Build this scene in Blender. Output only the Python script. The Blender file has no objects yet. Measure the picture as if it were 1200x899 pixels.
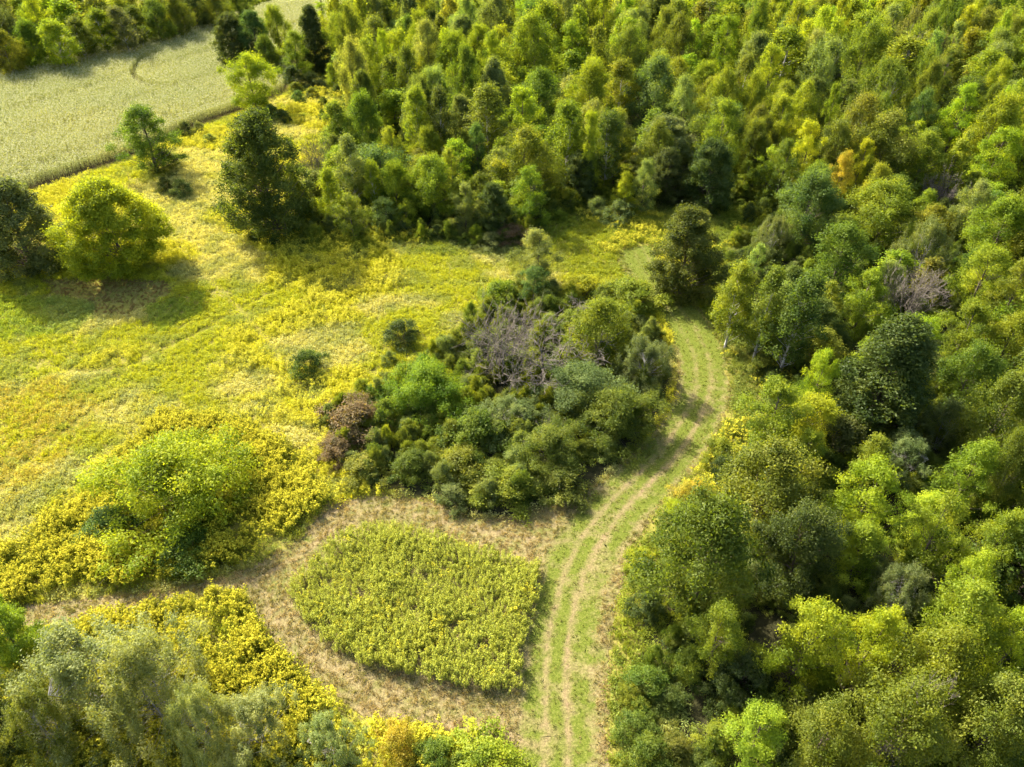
import bpy, math, random
import numpy as np
from mathutils import Vector

random.seed(7)
rng = np.random.default_rng(7)
scene = bpy.context.scene
COL = scene.collection

# ------------------------------------------------------------------ camera, sky, sun, exposure
CAM_H, PITCH, FPX = 48.0, math.radians(38.0), 832.0          # drone height, downward pitch, focal length for a 1200 px wide frame
cam_data = bpy.data.cameras.new('camera')
cam_data.sensor_width = 36.0
cam_data.lens = 36.0 * FPX / 1200.0
cam_data.clip_start, cam_data.clip_end = 0.5, 5000.0
cam = bpy.data.objects.new('camera', cam_data)
COL.objects.link(cam)
cam.location = (0, 0, CAM_H)
cam.rotation_euler = (math.pi / 2 - PITCH, 0, 0)
scene.camera = cam

SUN_AZ, SUN_EL = math.radians(-43.0), math.radians(38.0)      # azimuth from +Y towards +X
to_sun = Vector((math.sin(SUN_AZ) * math.cos(SUN_EL), math.cos(SUN_AZ) * math.cos(SUN_EL), math.sin(SUN_EL)))
world = bpy.data.worlds.new('World')
scene.world = world
world.use_nodes = True
wn = world.node_tree
sky = wn.nodes.new('ShaderNodeTexSky')
sky.sky_type = 'NISHITA'
sky.sun_disc = False
sky.sun_elevation = SUN_EL
sky.sun_rotation = SUN_AZ
sky.dust_density = 4.0
sky.ozone_density = 0.6
bg = wn.nodes['Background']
bg.inputs['Strength'].default_value = 0.15
wn.links.new(sky.outputs[0], bg.inputs[0])
sun = bpy.data.lights.new('sun', 'SUN')
sun.energy = 5.0
sun.angle = math.radians(0.6)
sun.color = (1.0, 0.945, 0.82)
sun_o = bpy.data.objects.new('sun', sun)
COL.objects.link(sun_o)
sun_o.location = (0, 0, 200)
sun_o.rotation_euler = to_sun.to_track_quat('Z', 'Y').to_euler()

vs = scene.view_settings
vs.view_transform = 'Standard'
vs.look = 'None'
vs.exposure = 1.88
vs.gamma = 1.0
vs.use_curve_mapping = False
cy = scene.cycles
cy.use_denoising = True
cy.max_bounces = 4
cy.diffuse_bounces = 2
cy.glossy_bounces = 2
cy.transmission_bounces = 3
cy.use_light_tree = False
cy.use_adaptive_sampling = True
cy.adaptive_threshold = .022
cy.adaptive_min_samples = 24
cy.transparent_max_bounces = 4
cy.sample_clamp_indirect = 6.0

# ------------------------------------------------------------------ ground geometry helpers
SP, CP = math.sin(PITCH), math.cos(PITCH)

def ray(x, y):
    u, v = (x - 600.0) / FPX, (y - 449.5) / FPX
    return np.array([u, CP - v * SP, -SP - v * CP])

def G(x, y, z=0.0):
    """where the sight line through a photo point meets the level z"""
    d = ray(x, y)
    t = (z - CAM_H) / d[2]
    return np.array([d[0] * t, d[1] * t, z]), t

def pix(P):
    P = np.atleast_2d(P)
    X, Y, Z = P[:, 0], P[:, 1], P[:, 2] - CAM_H
    dep = Y * CP - Z * SP
    return 600 + FPX * X / dep, 449.5 + FPX * (-(Y * SP + Z * CP)) / dep, dep

def poly(pts, z=0.0):
    return np.array([G(x, y, z)[0][:2] for x, y in pts])

def inside(P, poly_):
    x, y = P[:, 0], P[:, 1]
    r = np.zeros(len(P), bool)
    n = len(poly_)
    j = n - 1
    for i in range(n):
        xi, yi = poly_[i]
        xj, yj = poly_[j]
        c = ((yi > y) != (yj > y)) & (x < (xj - xi) * (y - yi) / (yj - yi + 1e-12) + xi)
        r ^= c
        j = i
    return r

def edge_dist(P, line, closed=True):
    n = len(line)
    best = np.full(len(P), 1e9)
    for i in range(n if closed else n - 1):
        a, b = line[i], line[(i + 1) % n]
        ab = b - a
        t = np.clip(((P - a) @ ab) / (ab @ ab + 1e-12), 0, 1)
        d = np.linalg.norm(P - (a + t[:, None] * ab), axis=1)
        best = np.minimum(best, d)
    return best

_lat = rng.random((256, 256))
def vnoise(x, y, s, seed=0):
    x = np.asarray(x) / s + 31.7 * seed + 500
    y = np.asarray(y) / s + 17.3 * seed + 500
    xi, yi = np.floor(x).astype(int), np.floor(y).astype(int)
    fx, fy = x - xi, y - yi
    fx, fy = fx * fx * (3 - 2 * fx), fy * fy * (3 - 2 * fy)
    g = lambda a, b: _lat[a % 256, b % 256]
    return (g(xi, yi) * (1 - fx) + g(xi + 1, yi) * fx) * (1 - fy) + (g(xi, yi + 1) * (1 - fx) + g(xi + 1, yi + 1) * fx) * fy

def fbm(x, y, s, seed=0):
    return (vnoise(x, y, s, seed) + .5 * vnoise(x, y, s / 2.1, seed + 3) + .25 * vnoise(x, y, s / 4.3, seed + 7)) / 1.75

def hgt(x, y):
    """gentle relief of the ground"""
    return .35 * np.sin(np.asarray(x) * .045 + 1.0) * np.sin(np.asarray(y) * .038) + .12 * np.sin(np.asarray(x) * .17 + np.asarray(y) * .13)

# ------------------------------------------------------------------ mesh helpers
def mk_mesh(name, verts, faces, mat=None, attrs=None, smooth=False):
    """faces: (N,k) index array; attrs: {name: per-face float array}"""
    me = bpy.data.meshes.new(name)
    verts = np.asarray(verts, np.float32)
    faces = np.asarray(faces, np.int32)
    k = faces.shape[1]
    me.vertices.add(len(verts))
    me.vertices.foreach_set('co', verts.ravel())
    me.loops.add(faces.size)
    me.loops.foreach_set('vertex_index', faces.ravel())
    me.polygons.add(len(faces))
    me.polygons.foreach_set('loop_start', np.arange(0, faces.size, k, dtype=np.int32))
    me.polygons.foreach_set('loop_total', np.full(len(faces), k, np.int32))
    if smooth:
        me.polygons.foreach_set('use_smooth', np.ones(len(faces), bool))
    for an, av in (attrs or {}).items():
        a = me.attributes.new(an, 'FLOAT', 'FACE' if len(av) == len(faces) else 'POINT')
        a.data.foreach_set('value', np.asarray(av, np.float32))
    me.update(calc_edges=True)
    if mat:
        me.materials.append(mat)
    return me

def leaf_quads(C, N, L, W, fold=.18, roll=None):
    """folded diamond leaves: centres C, normals N, lengths L, widths W"""
    n = len(C)
    N = N / (np.linalg.norm(N, axis=1, keepdims=True) + 1e-9)
    R = rng.normal(size=(n, 3)) if roll is None else roll
    T = np.cross(N, R)
    T /= np.linalg.norm(T, axis=1, keepdims=True) + 1e-9
    B = np.cross(N, T)
    L = np.broadcast_to(L, n)[:, None]
    W = np.broadcast_to(W, n)[:, None]
    V = np.stack([C - T * L * .5, C + B * W * .5 + N * W * fold - T * L * .08, C + T * L * .5, C - B * W * .5 + N * W * fold - T * L * .08], 1).reshape(-1, 3)
    F = np.arange(4 * n).reshape(n, 4)
    return V, F

def tube(path, radii, sides=5):
    path = np.asarray(path, float)
    m = len(path)
    tang = np.gradient(path, axis=0)
    tang /= np.linalg.norm(tang, axis=1, keepdims=True) + 1e-9
    ref = np.array([.31, .87, .11]) if abs(tang[0][2]) > .5 else np.array([0, 0, 1.])
    a = np.cross(tang, ref)
    a /= np.linalg.norm(a, axis=1, keepdims=True) + 1e-9
    b = np.cross(tang, a)
    ang = np.linspace(0, 2 * np.pi, sides, endpoint=False)
    V = (path[:, None] + np.asarray(radii)[:, None, None] * (a[:, None] * np.cos(ang)[None, :, None] + b[:, None] * np.sin(ang)[None, :, None])).reshape(-1, 3)
    F = []
    for i in range(m - 1):
        for j in range(sides):
            k = (j + 1) % sides
            F.append((i * sides + j, i * sides + k, (i + 1) * sides + k, (i + 1) * sides + j))
    return V, np.array(F)

def merge(parts):
    Vs, Fs, o = [], [], 0
    for V, F in parts:
        Vs.append(V)
        Fs.append(F + o)
        o += len(V)
    return np.concatenate(Vs), np.concatenate(Fs)

# ------------------------------------------------------------------ materials
def new_mat(name):
    m = bpy.data.materials.new(name)
    m.use_nodes = True
    m.node_tree.nodes.clear()
    return m, m.node_tree

def leaf_material(name, src, trans=.45, spread=.5, gloss=.05, warm=(1.5, 1.3, .5)):
    """leaf: colour from the object (or the instance), varied leaf by leaf, partly see-through to light"""
    m, t = new_mat(name)
    N, Lk = t.nodes, t.links
    if src == 'OBJECT':
        c = N.new('ShaderNodeObjectInfo')
        col, rnd = c.outputs['Color'], c.outputs['Random']
    else:
        c = N.new('ShaderNodeAttribute')
        c.attribute_type = 'INSTANCER'
        c.attribute_name = 'tint'
        col = c.outputs['Color']
    var = N.new('ShaderNodeAttribute')
    var.attribute_name = 'leafvar'
    mr = N.new('ShaderNodeMapRange')
    mr.inputs['To Min'].default_value = 1 - spread
    mr.inputs['To Max'].default_value = 1 + spread
    Lk.new(var.outputs['Fac'], mr.inputs['Value'])
    hv = N.new('ShaderNodeMapRange')
    hv.inputs['To Min'].default_value = .53
    hv.inputs['To Max'].default_value = .482
    Lk.new(var.outputs['Fac'], hv.inputs['Value'])
    hsv = N.new('ShaderNodeHueSaturation')
    Lk.new(hv.outputs[0], hsv.inputs['Hue'])
    Lk.new(mr.outputs[0], hsv.inputs['Value'])
    Lk.new(col, hsv.inputs['Color'])
    df = N.new('ShaderNodeBsdfDiffuse')
    Lk.new(hsv.outputs[0], df.inputs['Color'])
    mul = N.new('ShaderNodeMix')
    mul.data_type = 'RGBA'
    mul.blend_type = 'MULTIPLY'
    mul.inputs['Factor'].default_value = 1
    Lk.new(hsv.outputs[0], mul.inputs['A'])
    mul.inputs['B'].default_value = (*warm, 1)
    tr = N.new('ShaderNodeBsdfTranslucent')
    Lk.new(mul.outputs['Result'], tr.inputs['Color'])
    mx = N.new('ShaderNodeMixShader')
    mx.inputs[0].default_value = trans
    Lk.new(df.outputs[0], mx.inputs[1])
    Lk.new(tr.outputs[0], mx.inputs[2])
    gl = N.new('ShaderNodeBsdfGlossy')
    gl.inputs['Roughness'].default_value = .5
    gl.inputs['Color'].default_value = (.9, .95, .85, 1)
    m2 = N.new('ShaderNodeMixShader')
    m2.inputs[0].default_value = gloss
    Lk.new(mx.outputs[0], m2.inputs[1])
    Lk.new(gl.outputs[0], m2.inputs[2])
    o = N.new('ShaderNodeOutputMaterial')
    Lk.new(m2.outputs[0], o.inputs['Surface'])
    return m

def bark_material(name, c1, c2, scale=3.0):
    m, t = new_mat(name)
    N, Lk = t.nodes, t.links
    tc = N.new('ShaderNodeTexCoord')
    mp = N.new('ShaderNodeMapping')
    mp.inputs['Scale'].default_value = (1, 1, .35)
    Lk.new(tc.outputs['Object'], mp.inputs[0])
    n = N.new('ShaderNodeTexNoise')
    n.inputs['Scale'].default_value = scale
    n.inputs['Detail'].default_value = 5
    Lk.new(mp.outputs[0], n.inputs['Vector'])
    r = N.new('ShaderNodeValToRGB')
    r.color_ramp.elements[0].position = .35
    r.color_ramp.elements[0].color = (*c1, 1)
    r.color_ramp.elements[1].position = .65
    r.color_ramp.elements[1].color = (*c2, 1)
    Lk.new(n.outputs['Fac'], r.inputs[0])
    b = N.new('ShaderNodeBump')
    b.inputs['Strength'].default_value = .5
    b.inputs['Distance'].default_value = .05
    Lk.new(n.outputs['Fac'], b.inputs['Height'])
    d = N.new('ShaderNodeBsdfDiffuse')
    Lk.new(r.outputs[0], d.inputs['Color'])
    Lk.new(b.outputs[0], d.inputs['Normal'])
    o = N.new('ShaderNodeOutputMaterial')
    Lk.new(d.outputs[0], o.inputs['Surface'])
    return m

M_LEAF = leaf_material('leaf', 'OBJECT', trans=.5, gloss=.006, warm=(1.72, 1.62, .42))
M_LEAFI = leaf_material('leaf_scattered', 'INSTANCER', trans=.5, gloss=.006, warm=(1.72, 1.62, .42))
M_HERB = leaf_material('herb', 'INSTANCER', trans=.42, spread=.38, gloss=.004, warm=(1.45, 1.3, .55))
M_BARK = bark_material('bark', (.06, .045, .033), (.15, .12, .09))
M_BIRCH = bark_material('pale_bark', (.22, .2, .17), (.5, .47, .42))
M_GREYBARK = bark_material('grey_bark', (.13, .12, .10), (.29, .27, .235))
M_DEAD = bark_material('dead_wood', (.075, .063, .050), (.20, .172, .137))

# ------------------------------------------------------------------ plant prototypes (unit: metres)
def clump_leaves(C, rad, n, leaf, aspect, sq=.72, up=.55, under=.35, tuft=5, tight=.27):
    """leaves of one spray of foliage: a few upright tufts round its middle"""
    rad = np.broadcast_to(np.asarray(rad, float), 3) * np.array([1, 1, sq])
    T = rng.normal(size=(tuft, 3))
    T /= np.linalg.norm(T, axis=1, keepdims=True)
    T[:, 2] = np.abs(T[:, 2]) * .9 - .25
    T *= (.45 + .45 * rng.random((tuft, 1)))
    k = rng.integers(0, tuft, n)
    D = T[k] + rng.normal(size=(n, 3)) * np.array([tight, tight, tight * 1.35])
    keep = (D[:, 2] > -.3) | (rng.random(n) < under)
    D = D[keep]
    n = len(D)
    P = C + D * rad
    U = D / (np.linalg.norm(D, axis=1, keepdims=True) + 1e-6)
    Nn = U * .5 + np.array([0, 0, up]) + rng.normal(size=(n, 3)) * .5
    L = leaf * (.7 + .6 * rng.random(n))
    return P, Nn, L

PROTO = {}
def make_tree(kind, seed, H, W, c0, nc, crad, nl, leaf, asp, env, bark, sq=.72, up=.55, lean=.04, stems=1, rin=.45, limb=.5, trunk_r=None, limb_r=.24, tight=.27, lobes=.25, under=.35, spray=None):
    global rng
    keep = rng
    rng = np.random.default_rng(seed * 101 + 13)
    trunk_r = trunk_r or .018 * H
    ph = rng.random(6) * 6.28
    parts = []
    tops = []
    for s in range(stems):
        a = 6.28 * s / max(stems, 1) + rng.random()
        sp = 0 if stems == 1 else W * (.10 + .10 * rng.random())
        zz = np.linspace(0, 1, 7)
        px = sp * zz ** 1.2 * math.cos(a) + lean * H * np.cumsum(rng.normal(size=7)) * .25 * zz + (0 if stems == 1 else .12 * math.cos(a))
        py = sp * zz ** 1.2 * math.sin(a) + lean * H * np.cumsum(rng.normal(size=7)) * .25 * zz + (0 if stems == 1 else .12 * math.sin(a))
        path = np.stack([px, py, -.15 + zz * H * (.9 if stems == 1 else .78)], 1)
        rr = trunk_r / math.sqrt(stems) * (1 - .86 * zz)
        rr[0] *= 1.35
        parts.append(tube(path, rr, 6))
        tops.append(path)
    Ps, Ns, Ls, Vr = [], [], [], []
    for i in range(nc):
        t = ((i + .5) / nc + .04 * rng.normal()) if spray is None else rng.random()
        t = min(max(t, .02), .98)
        ang = i * 2.39996 + .5 * rng.normal()
        lob = 1 + lobes * (math.sin(2 * ang + ph[0] + 5 * t) * .6 + math.sin(3 * ang + ph[1] - 7 * t) * .5)
        rho = env(t) * W * .5 * lob * (rin + (1 - rin) * math.sqrt(rng.random()))
        cr = crad * (.75 + .5 * rng.random())
        rho = max(0, rho - cr * .45)
        C = np.array([rho * math.cos(ang), rho * math.sin(ang), H * (c0 + (1 - c0) * t) - cr * .45])
        stem = tops[i % len(tops)]
        k = rng.random() * .25
        zb = max(C[2] - limb * rho - .1 * H * (1 - k), .25 * C[2])
        base = np.array([np.interp(zb, stem[:, 2], stem[:, q]) for q in range(3)])
        mid = (base + C) / 2 + np.array([0, 0, -.06 * rho]) + rng.normal(size=3) * .08 * (rho + .3)
        lr = max(.012, limb_r * trunk_r * (1 - .55 * t))
        parts.append(tube(np.array([base, mid, C, C + (C - mid) * .35]), [lr, lr * .7, lr * .4, lr * .12], 4))
        rad = cr if spray is None else cr * np.array(spray)
        P, Nn, L = clump_leaves(C, rad, nl, leaf, asp, sq, up, under, 5, tight)
        Ps.append(P); Ns.append(Nn); Ls.append(L)
        Vr.append(np.clip(.5 + .2 * rng.normal() + .11 * rng.normal(size=len(P)), 0, 1))
    P, Nn, L, Vr = map(np.concatenate, (Ps, Ns, Ls, Vr))
    ok = P[:, 2] > .05
    P, Nn, L, Vr = P[ok], Nn[ok], L[ok], Vr[ok]
    V, F = leaf_quads(P, Nn, L, L * asp)
    tv, tf = merge(parts)
    crown = mk_mesh(kind + '_crown', V, F, M_LEAF, {'leafvar': Vr})
    trunk = mk_mesh(kind + '_trunk', tv, tf, bark, smooth=True)
    rng = keep
    # measured extents
    lo, hi = np.percentile(P, .6, 0), np.percentile(P, 99.4, 0)
    PROTO.setdefault(kind, []).append(dict(crown=crown, trunk=trunk, H=hi[2], W=(hi[0] - lo[0] + hi[1] - lo[1]) / 2, zc=(lo[2] + hi[2]) / 2 / hi[2]))

round_env = lambda t: math.sin(math.pi * (.16 + .80 * t)) ** .75
dome_env = lambda t: max(.05, 1 - t ** 2.2) ** .5 * (.8 + .2 * min(1, t * 4))
cone_env = lambda t: (1 - t) ** .62 * (.75 + .25 * min(1, t * 5)) + .08
egg_env = lambda t: math.sin(math.pi * (.22 + .72 * t ** .85)) ** .8
up_env = lambda t: (.35 + .65 * math.sin(math.pi * min(1, .08 + .86 * t)))
for s in range(4):
    make_tree('round', s, 10, 8.5, .16, 74, 1.15, 430, .19, .6, round_env, M_BARK, lobes=.42, sq=.95, up=.5)
for s in range(4):
    make_tree('ash', 10 + s, 10.5, 5.8, .16, 54, .9, 360, .185, .5, egg_env, M_BARK, sq=.95, up=.5, lobes=.55, under=.25)
for s in range(4):
    make_tree('aspen', 20 + s, 12, 4.6, .24, 66, .8, 230, .17, .75, egg_env, M_BIRCH, sq=1.25, up=.3, lobes=.36, trunk_r=.14)
for s in range(3):
    make_tree('dense', 30 + s, 14, 8.5, .04, 170, 1.1, 380, .205, .62, cone_env if s == 0 else egg_env, M_BARK, up=.4, lobes=.24, sq=.95, tight=.24)
for s in range(3):
    make_tree('open', 40 + s, 11, 9, .24, 54, 1.2, 400, .2, .62, round_env, M_BARK, lobes=.55, trunk_r=.26, sq=.8)
for s in range(4):
    make_tree('feather', 50 + s, 9.5, 6.6, .05, 140, .74, 240, .145, .42, egg_env, M_GREYBARK, sq=1, up=.25, stems=3, lobes=.4, spray=(.52, .52, 1.95), trunk_r=.12, limb_r=.12)
for s in range(4):
    make_tree('shrub', 60 + s, 3.2, 4.4, .04, 48, .64, 240, .14, .55, dome_env, M_BARK, stems=4, trunk_r=.09, lobes=.42, sq=.8)
for s in range(2):
    make_tree('spread', 70 + s, 6, 9.5, .03, 150, .92, 330, .18, .48, dome_env, M_BARK, stems=4, trunk_r=.16, lobes=.5, sq=.95, up=.55)
make_tree('globe', 90, 12, 12, .12, 165, 1.35, 640, .215, .6, round_env, M_BARK, lobes=.2, rin=.6, sq=.9, tight=.22)
for s in range(2):
    make_tree('spire', 80 + s, 12, 3.4, .06, 70, .55, 160, .16, .4, cone_env, M_BARK, up=.2, sq=.6)

def dead_mesh(seed, H, spread, nst, depth=4, droop=0.):
    r = np.random.default_rng(seed)
    parts, lim = [], []
    def grow(p, d, L, rad, lev):
        n = 4
        pts = [p]
        for i in range(n):
            d = d + r.normal(size=3) * .11 + np.array([0, 0, .05 - droop * lev])
            d /= np.linalg.norm(d)
            pts.append(pts[-1] + d * L / n)
        rr = np.maximum(rad * np.linspace(1, .4, n + 1), .011)
        (parts if lev == 0 else lim).append(tube(np.array(pts), rr, 5 if lev < 2 else 3))
        if lev >= depth:
            return
        for k in range(4 if lev < 2 else 3):
            i = r.integers(1, n + 1)
            dd = d + r.normal(size=3) * .62
            dd /= np.linalg.norm(dd)
            grow(pts[i], dd, L * (.5 + .25 * r.random()), rr[i] * .62, lev + 1)
    for s in range(nst):
        a = r.random() * 6.28
        d = np.array([math.cos(a) * spread * r.random(), math.sin(a) * spread * r.random(), 1.])
        grow(np.array([.25 * math.cos(a), .25 * math.sin(a), -.1]), d / np.linalg.norm(d), H * .5, .017 * H / math.sqrt(nst) + .03, 0)
    return merge(parts), merge(lim)
for s, (H, sp, ns) in enumerate([(8, .3, 2), (7, .9, 8), (6, 1.6, 6)]):
    (tv, tf), (lv, lf) = dead_mesh(s + 3, H, sp, ns, 5 if s == 0 else 4)
    PROTO.setdefault('dead', []).append(dict(trunk=mk_mesh('dead_trunk', tv, tf, M_DEAD, smooth=True), crown=mk_mesh('dead_branches', lv, lf, M_DEAD, smooth=True),
        H=np.percentile(lv[:, 2], 99), W=float(np.ptp(np.percentile(lv[:, 0], [3, 97]))), zc=.6))

# ------------------------------------------------------------------ tree and shrub objects
PAL = {  # leaf colours, linear reflectance
    'lime': (.185, .232, .015), 'bright': (.138, .180, .014), 'green': (.086, .118, .014), 'dark': (.058, .080, .019),
    'olive': (.110, .132, .018), 'yolive': (.142, .166, .015), 'sage': (.18, .205, .06), 'yellow': (.24, .25, .014), 'vivid': (.215, .27, .015), 'lemon': (.20, .245, .015), 'gold': (.27, .23, .022),
    'grey': (.115, .142, .040), 'blue': (.076, .124, .028), 'pale': (.150, .185, .045), 'brown': (.14, .10, .045), 'deep': (.078, .104, .018)}
NAMES = {'round': 'broadleaf_tree', 'globe': 'round_tree', 'ash': 'ash_tree', 'aspen': 'aspen_tree', 'dense': 'leafy_tree', 'open': 'open_crowned_tree', 'feather': 'willow_tree',
         'shrub': 'shrub', 'spread': 'spreading_shrub', 'dead': 'dead_tree', 'spire': 'narrow_tree'}
PLACED = []          # (x, y, radius, height, photo x, photo y, short)
n_of = {}

def plant(kind, P, W, H, tint, label, group=None, short=None, var=None, yaw=None):
    v = PROTO[kind][n_of.get(kind, 0) % len(PROTO[kind]) if var is None else var]
    n_of[kind] = n_of.get(kind, 0) + 1
    root = bpy.data.objects.new(NAMES[kind], None)
    root.empty_display_size = .5
    COL.objects.link(root)
    root.location = (P[0], P[1], float(hgt(P[0], P[1])))
    sx = W / v['W']
    root.scale = (sx * random.uniform(.93, 1.07), sx * random.uniform(.93, 1.07), H / v['H'])
    root.rotation_euler = (random.gauss(0, .03), random.gauss(0, .03), random.random() * 6.28 if yaw is None else yaw)
    root['label'] = label
    root['category'] = 'shrub' if kind in ('shrub', 'spread') else ('dead tree' if kind == 'dead' else 'tree')
    if group:
        root['group'] = group
    t = bpy.data.objects.new('stems' if kind in ('shrub', 'spread') else 'trunk', v['trunk'])
    c = bpy.data.objects.new('branches' if kind == 'dead' else ('foliage' if kind in ('shrub', 'spread') else 'crown'), v['crown'])
    for o in (t, c):
        COL.objects.link(o)
        o.parent = root
    c.color = (*[x * random.uniform(.92, 1.08) for x in tint], 1)
    u, vv, _ = pix(np.array([[P[0], P[1], H * v['zc']]]))
    PLACED.append((P[0], P[1], W / 2, H, float(u[0]), float(vv[0]), short, kind))
    return root

def hero(kind, x, y, w, h, colour, label, short=None, group=None, var=None):
    """a tree read off the photo: crown centre x, y, crown width w in photo pixels, height h in metres"""
    v = PROTO[kind][n_of.get(kind, 0) % len(PROTO[kind]) if var is None else var]
    P, t = G(x, y, v['zc'] * h)
    W = w * t / FPX
    return plant(kind, P, W, h, PAL[colour], label, group, short, var)

# ------------------------------------------------------------------ zones of the ground (as seen in the photo, laid on the ground)
MOWN = poly([(20, 706), (130, 694), (200, 690), (290, 668), (350, 632), (385, 592), (440, 578), (515, 588), (545, 606), (590, 610), (650, 592), (700, 570), (752, 525),
             (785, 480), (793, 430), (785, 392), (768, 362), (742, 335), (722, 312), (728, 292), (762, 285), (785, 330), (822, 365), (850, 415), (858, 470), (832, 535), (780, 590),
             (745, 640), (722, 720), (714, 800), (716, 940), (610, 940), (606, 885), (560, 868), (500, 856), (430, 846), (372, 806), (326, 764), (296, 722), (284, 694),
             (200, 706), (130, 722), (60, 732), (20, 735)])
PLOT = poly([(338, 695), (362, 668), (402, 632), (440, 618), (490, 624), (540, 642), (600, 657), (633, 668), (626, 705), (616, 760), (613, 814), (560, 809), (490, 797), (430, 782), (385, 758), (355, 728)])
FIELD = poly([(-170, 292), (70, 213), (162, 180), (240, 145), (332, 108), (348, 62), (392, 30), (420, 0), (470, -30), (400, -14), (335, 5), (200, 47), (0, 92), (-170, 128)])
FIELD2 = poly([(-150, 48), (0, 24), (52, 14), (100, 0), (150, -18), (120, -34), (-150, -10)])
TREEROW = poly([(-120, 112), (0, 86), (200, 42), (335, 2), (400, -16), (380, -28), (260, -2), (120, 22), (0, 48), (-120, 72)])
WOOD = poly([(748, 960), (744, 800), (752, 715), (775, 650), (820, 580), (860, 540), (890, 470), (886, 420), (860, 385), (838, 358), (852, 300), (872, 262), (850, 242), (800, 236), (745, 238), (690, 228), (655, 262),
             (610, 286), (540, 286), (470, 282), (400, 284), (345, 287), (342, 250), (385, 190), (408, 150), (400, 112), (388, 70), (400, 20), (440, -25), (520, -62), (1400, -72), (1900, 100), (2000, 500), (1700, 960)])
GOLD = poly([(20, 660), (50, 600), (115, 550), (190, 486), (290, 492), (345, 530), (388, 590), (350, 628), (290, 662), (200, 684), (120, 688), (60, 690)])
GOLD2 = poly([(-60, 640), (30, 640), (60, 690), (20, 706), (-60, 720)])
GOLD3 = poly([(20, 790), (110, 722), (200, 707), (282, 696), (296, 724), (326, 766), (372, 808), (400, 838), (420, 960), (-160, 960), (-160, 735), (20, 735)])
CLEARING = poly([(640, 270), (690, 230), (745, 240), (850, 244), (872, 262), (850, 300), (760, 290), (735, 330), (650, 320), (600, 330), (590, 290)])
ISLAND = poly([(385, 540), (390, 480), (445, 455), (500, 425), (545, 385), (600, 345), (690, 350), (770, 380), (790, 430), (780, 480), (745, 530), (690, 575), (600, 605), (545, 605), (515, 585), (440, 575)])
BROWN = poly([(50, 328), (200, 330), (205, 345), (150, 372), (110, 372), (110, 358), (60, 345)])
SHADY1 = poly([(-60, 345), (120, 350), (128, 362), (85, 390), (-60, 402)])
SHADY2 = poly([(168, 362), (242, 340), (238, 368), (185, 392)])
RUT = np.array([G(x, y)[0][:2] for x, y in [(655, 960), (654, 899), (653, 840), (653, 790), (656, 745), (665, 705), (680, 660), (702, 622), (733, 588), (772, 548), (804, 508), (824, 465), (826, 430), (814, 398), (793, 366), (772, 335), (758, 312), (748, 290)]])
def smooth_line(L, k=3):
    for _ in range(k):
        q = [L[0]]
        for a, b in zip(L[:-1], L[1:]):
            q += [a * .75 + b * .25, a * .25 + b * .75]
        L = np.array(q + [L[-1]])
    return L
RUT = smooth_line(RUT)
TRACK2 = smooth_line(np.array([G(x, y)[0][:2] for x, y in [(30, 718), (130, 706), (205, 698), (285, 680), (350, 645), (392, 605), (450, 590), (520, 604), (600, 622), (655, 628)]]))
TRACK3 = smooth_line(np.array([G(x, y)[0][:2] for x, y in [(290, 690), (312, 730), (350, 775), (410, 812), (490, 832), (580, 845), (640, 868)]]))

def signed_dist(P, line):
    best = np.full(len(P), 1e9)
    sg = np.zeros(len(P))
    for a, b in zip(line[:-1], line[1:]):
        ab = b - a
        l2 = ab @ ab + 1e-12
        t = np.clip(((P - a) @ ab) / l2, 0, 1)
        q = P - (a + t[:, None] * ab)
        d = np.linalg.norm(q, axis=1)
        s = np.sign(ab[0] * q[:, 1] - ab[1] * q[:, 0])
        m = d < best
        best[m] = d[m]
        sg[m] = s[m]
    return best * sg

def ramp(N, cols, a=.3, b=.7):
    r = N.new('ShaderNodeValToRGB')
    e = r.color_ramp.elements
    e[0].position, e[0].color = a, (*cols[0], 1)
    e[1].position, e[1].color = b, (*cols[-1], 1)
    for i, c in enumerate(cols[1:-1]):
        x = e.new(a + (b - a) * (i + 1) / (len(cols) - 1))
        x.color = (*c, 1)
    return r

def ground_material():
    m, t = new_mat('ground')
    N, Lk = t.nodes, t.links
    geo = N.new('ShaderNodeNewGeometry')
    def noise(s, d=5):
        n = N.new('ShaderNodeTexNoise')
        n.inputs['Scale'].default_value = s
        n.inputs['Detail'].default_value = d
        n.inputs['Roughness'].default_value = .65
        Lk.new(geo.outputs['Position'], n.inputs['Vector'])
        return n.outputs['Fac']
    def attr(n):
        a = N.new('ShaderNodeAttribute')
        a.attribute_name = n
        return a.outputs['Fac']
    def mix(f, A, B):
        x = N.new('ShaderNodeMix')
        x.data_type = 'RGBA'
        Lk.new(f, x.inputs['Factor'])
        Lk.new(A, x.inputs['A'])
        Lk.new(B, x.inputs['B'])
        return x.outputs['Result']
    big, fine = noise(.12), noise(1.8, 8)
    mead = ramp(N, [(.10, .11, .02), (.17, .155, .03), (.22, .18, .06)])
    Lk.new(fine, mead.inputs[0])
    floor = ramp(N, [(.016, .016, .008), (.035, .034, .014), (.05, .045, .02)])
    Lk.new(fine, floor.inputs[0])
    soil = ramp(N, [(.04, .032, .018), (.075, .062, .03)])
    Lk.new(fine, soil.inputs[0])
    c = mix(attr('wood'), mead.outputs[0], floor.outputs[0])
    c = mix(attr('field'), c, soil.outputs[0])
    b = N.new('ShaderNodeBump')
    b.inputs['Strength'].default_value = .6
    b.inputs['Distance'].default_value = .15
    Lk.new(fine, b.inputs['Height'])
    d = N.new('ShaderNodeBsdfDiffuse')
    Lk.new(c, d.inputs['Color'])
    Lk.new(b.outputs[0], d.inputs['Normal'])
    o = N.new('ShaderNodeOutputMaterial')
    Lk.new(d.outputs[0], o.inputs['Surface'])
    return m

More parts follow.
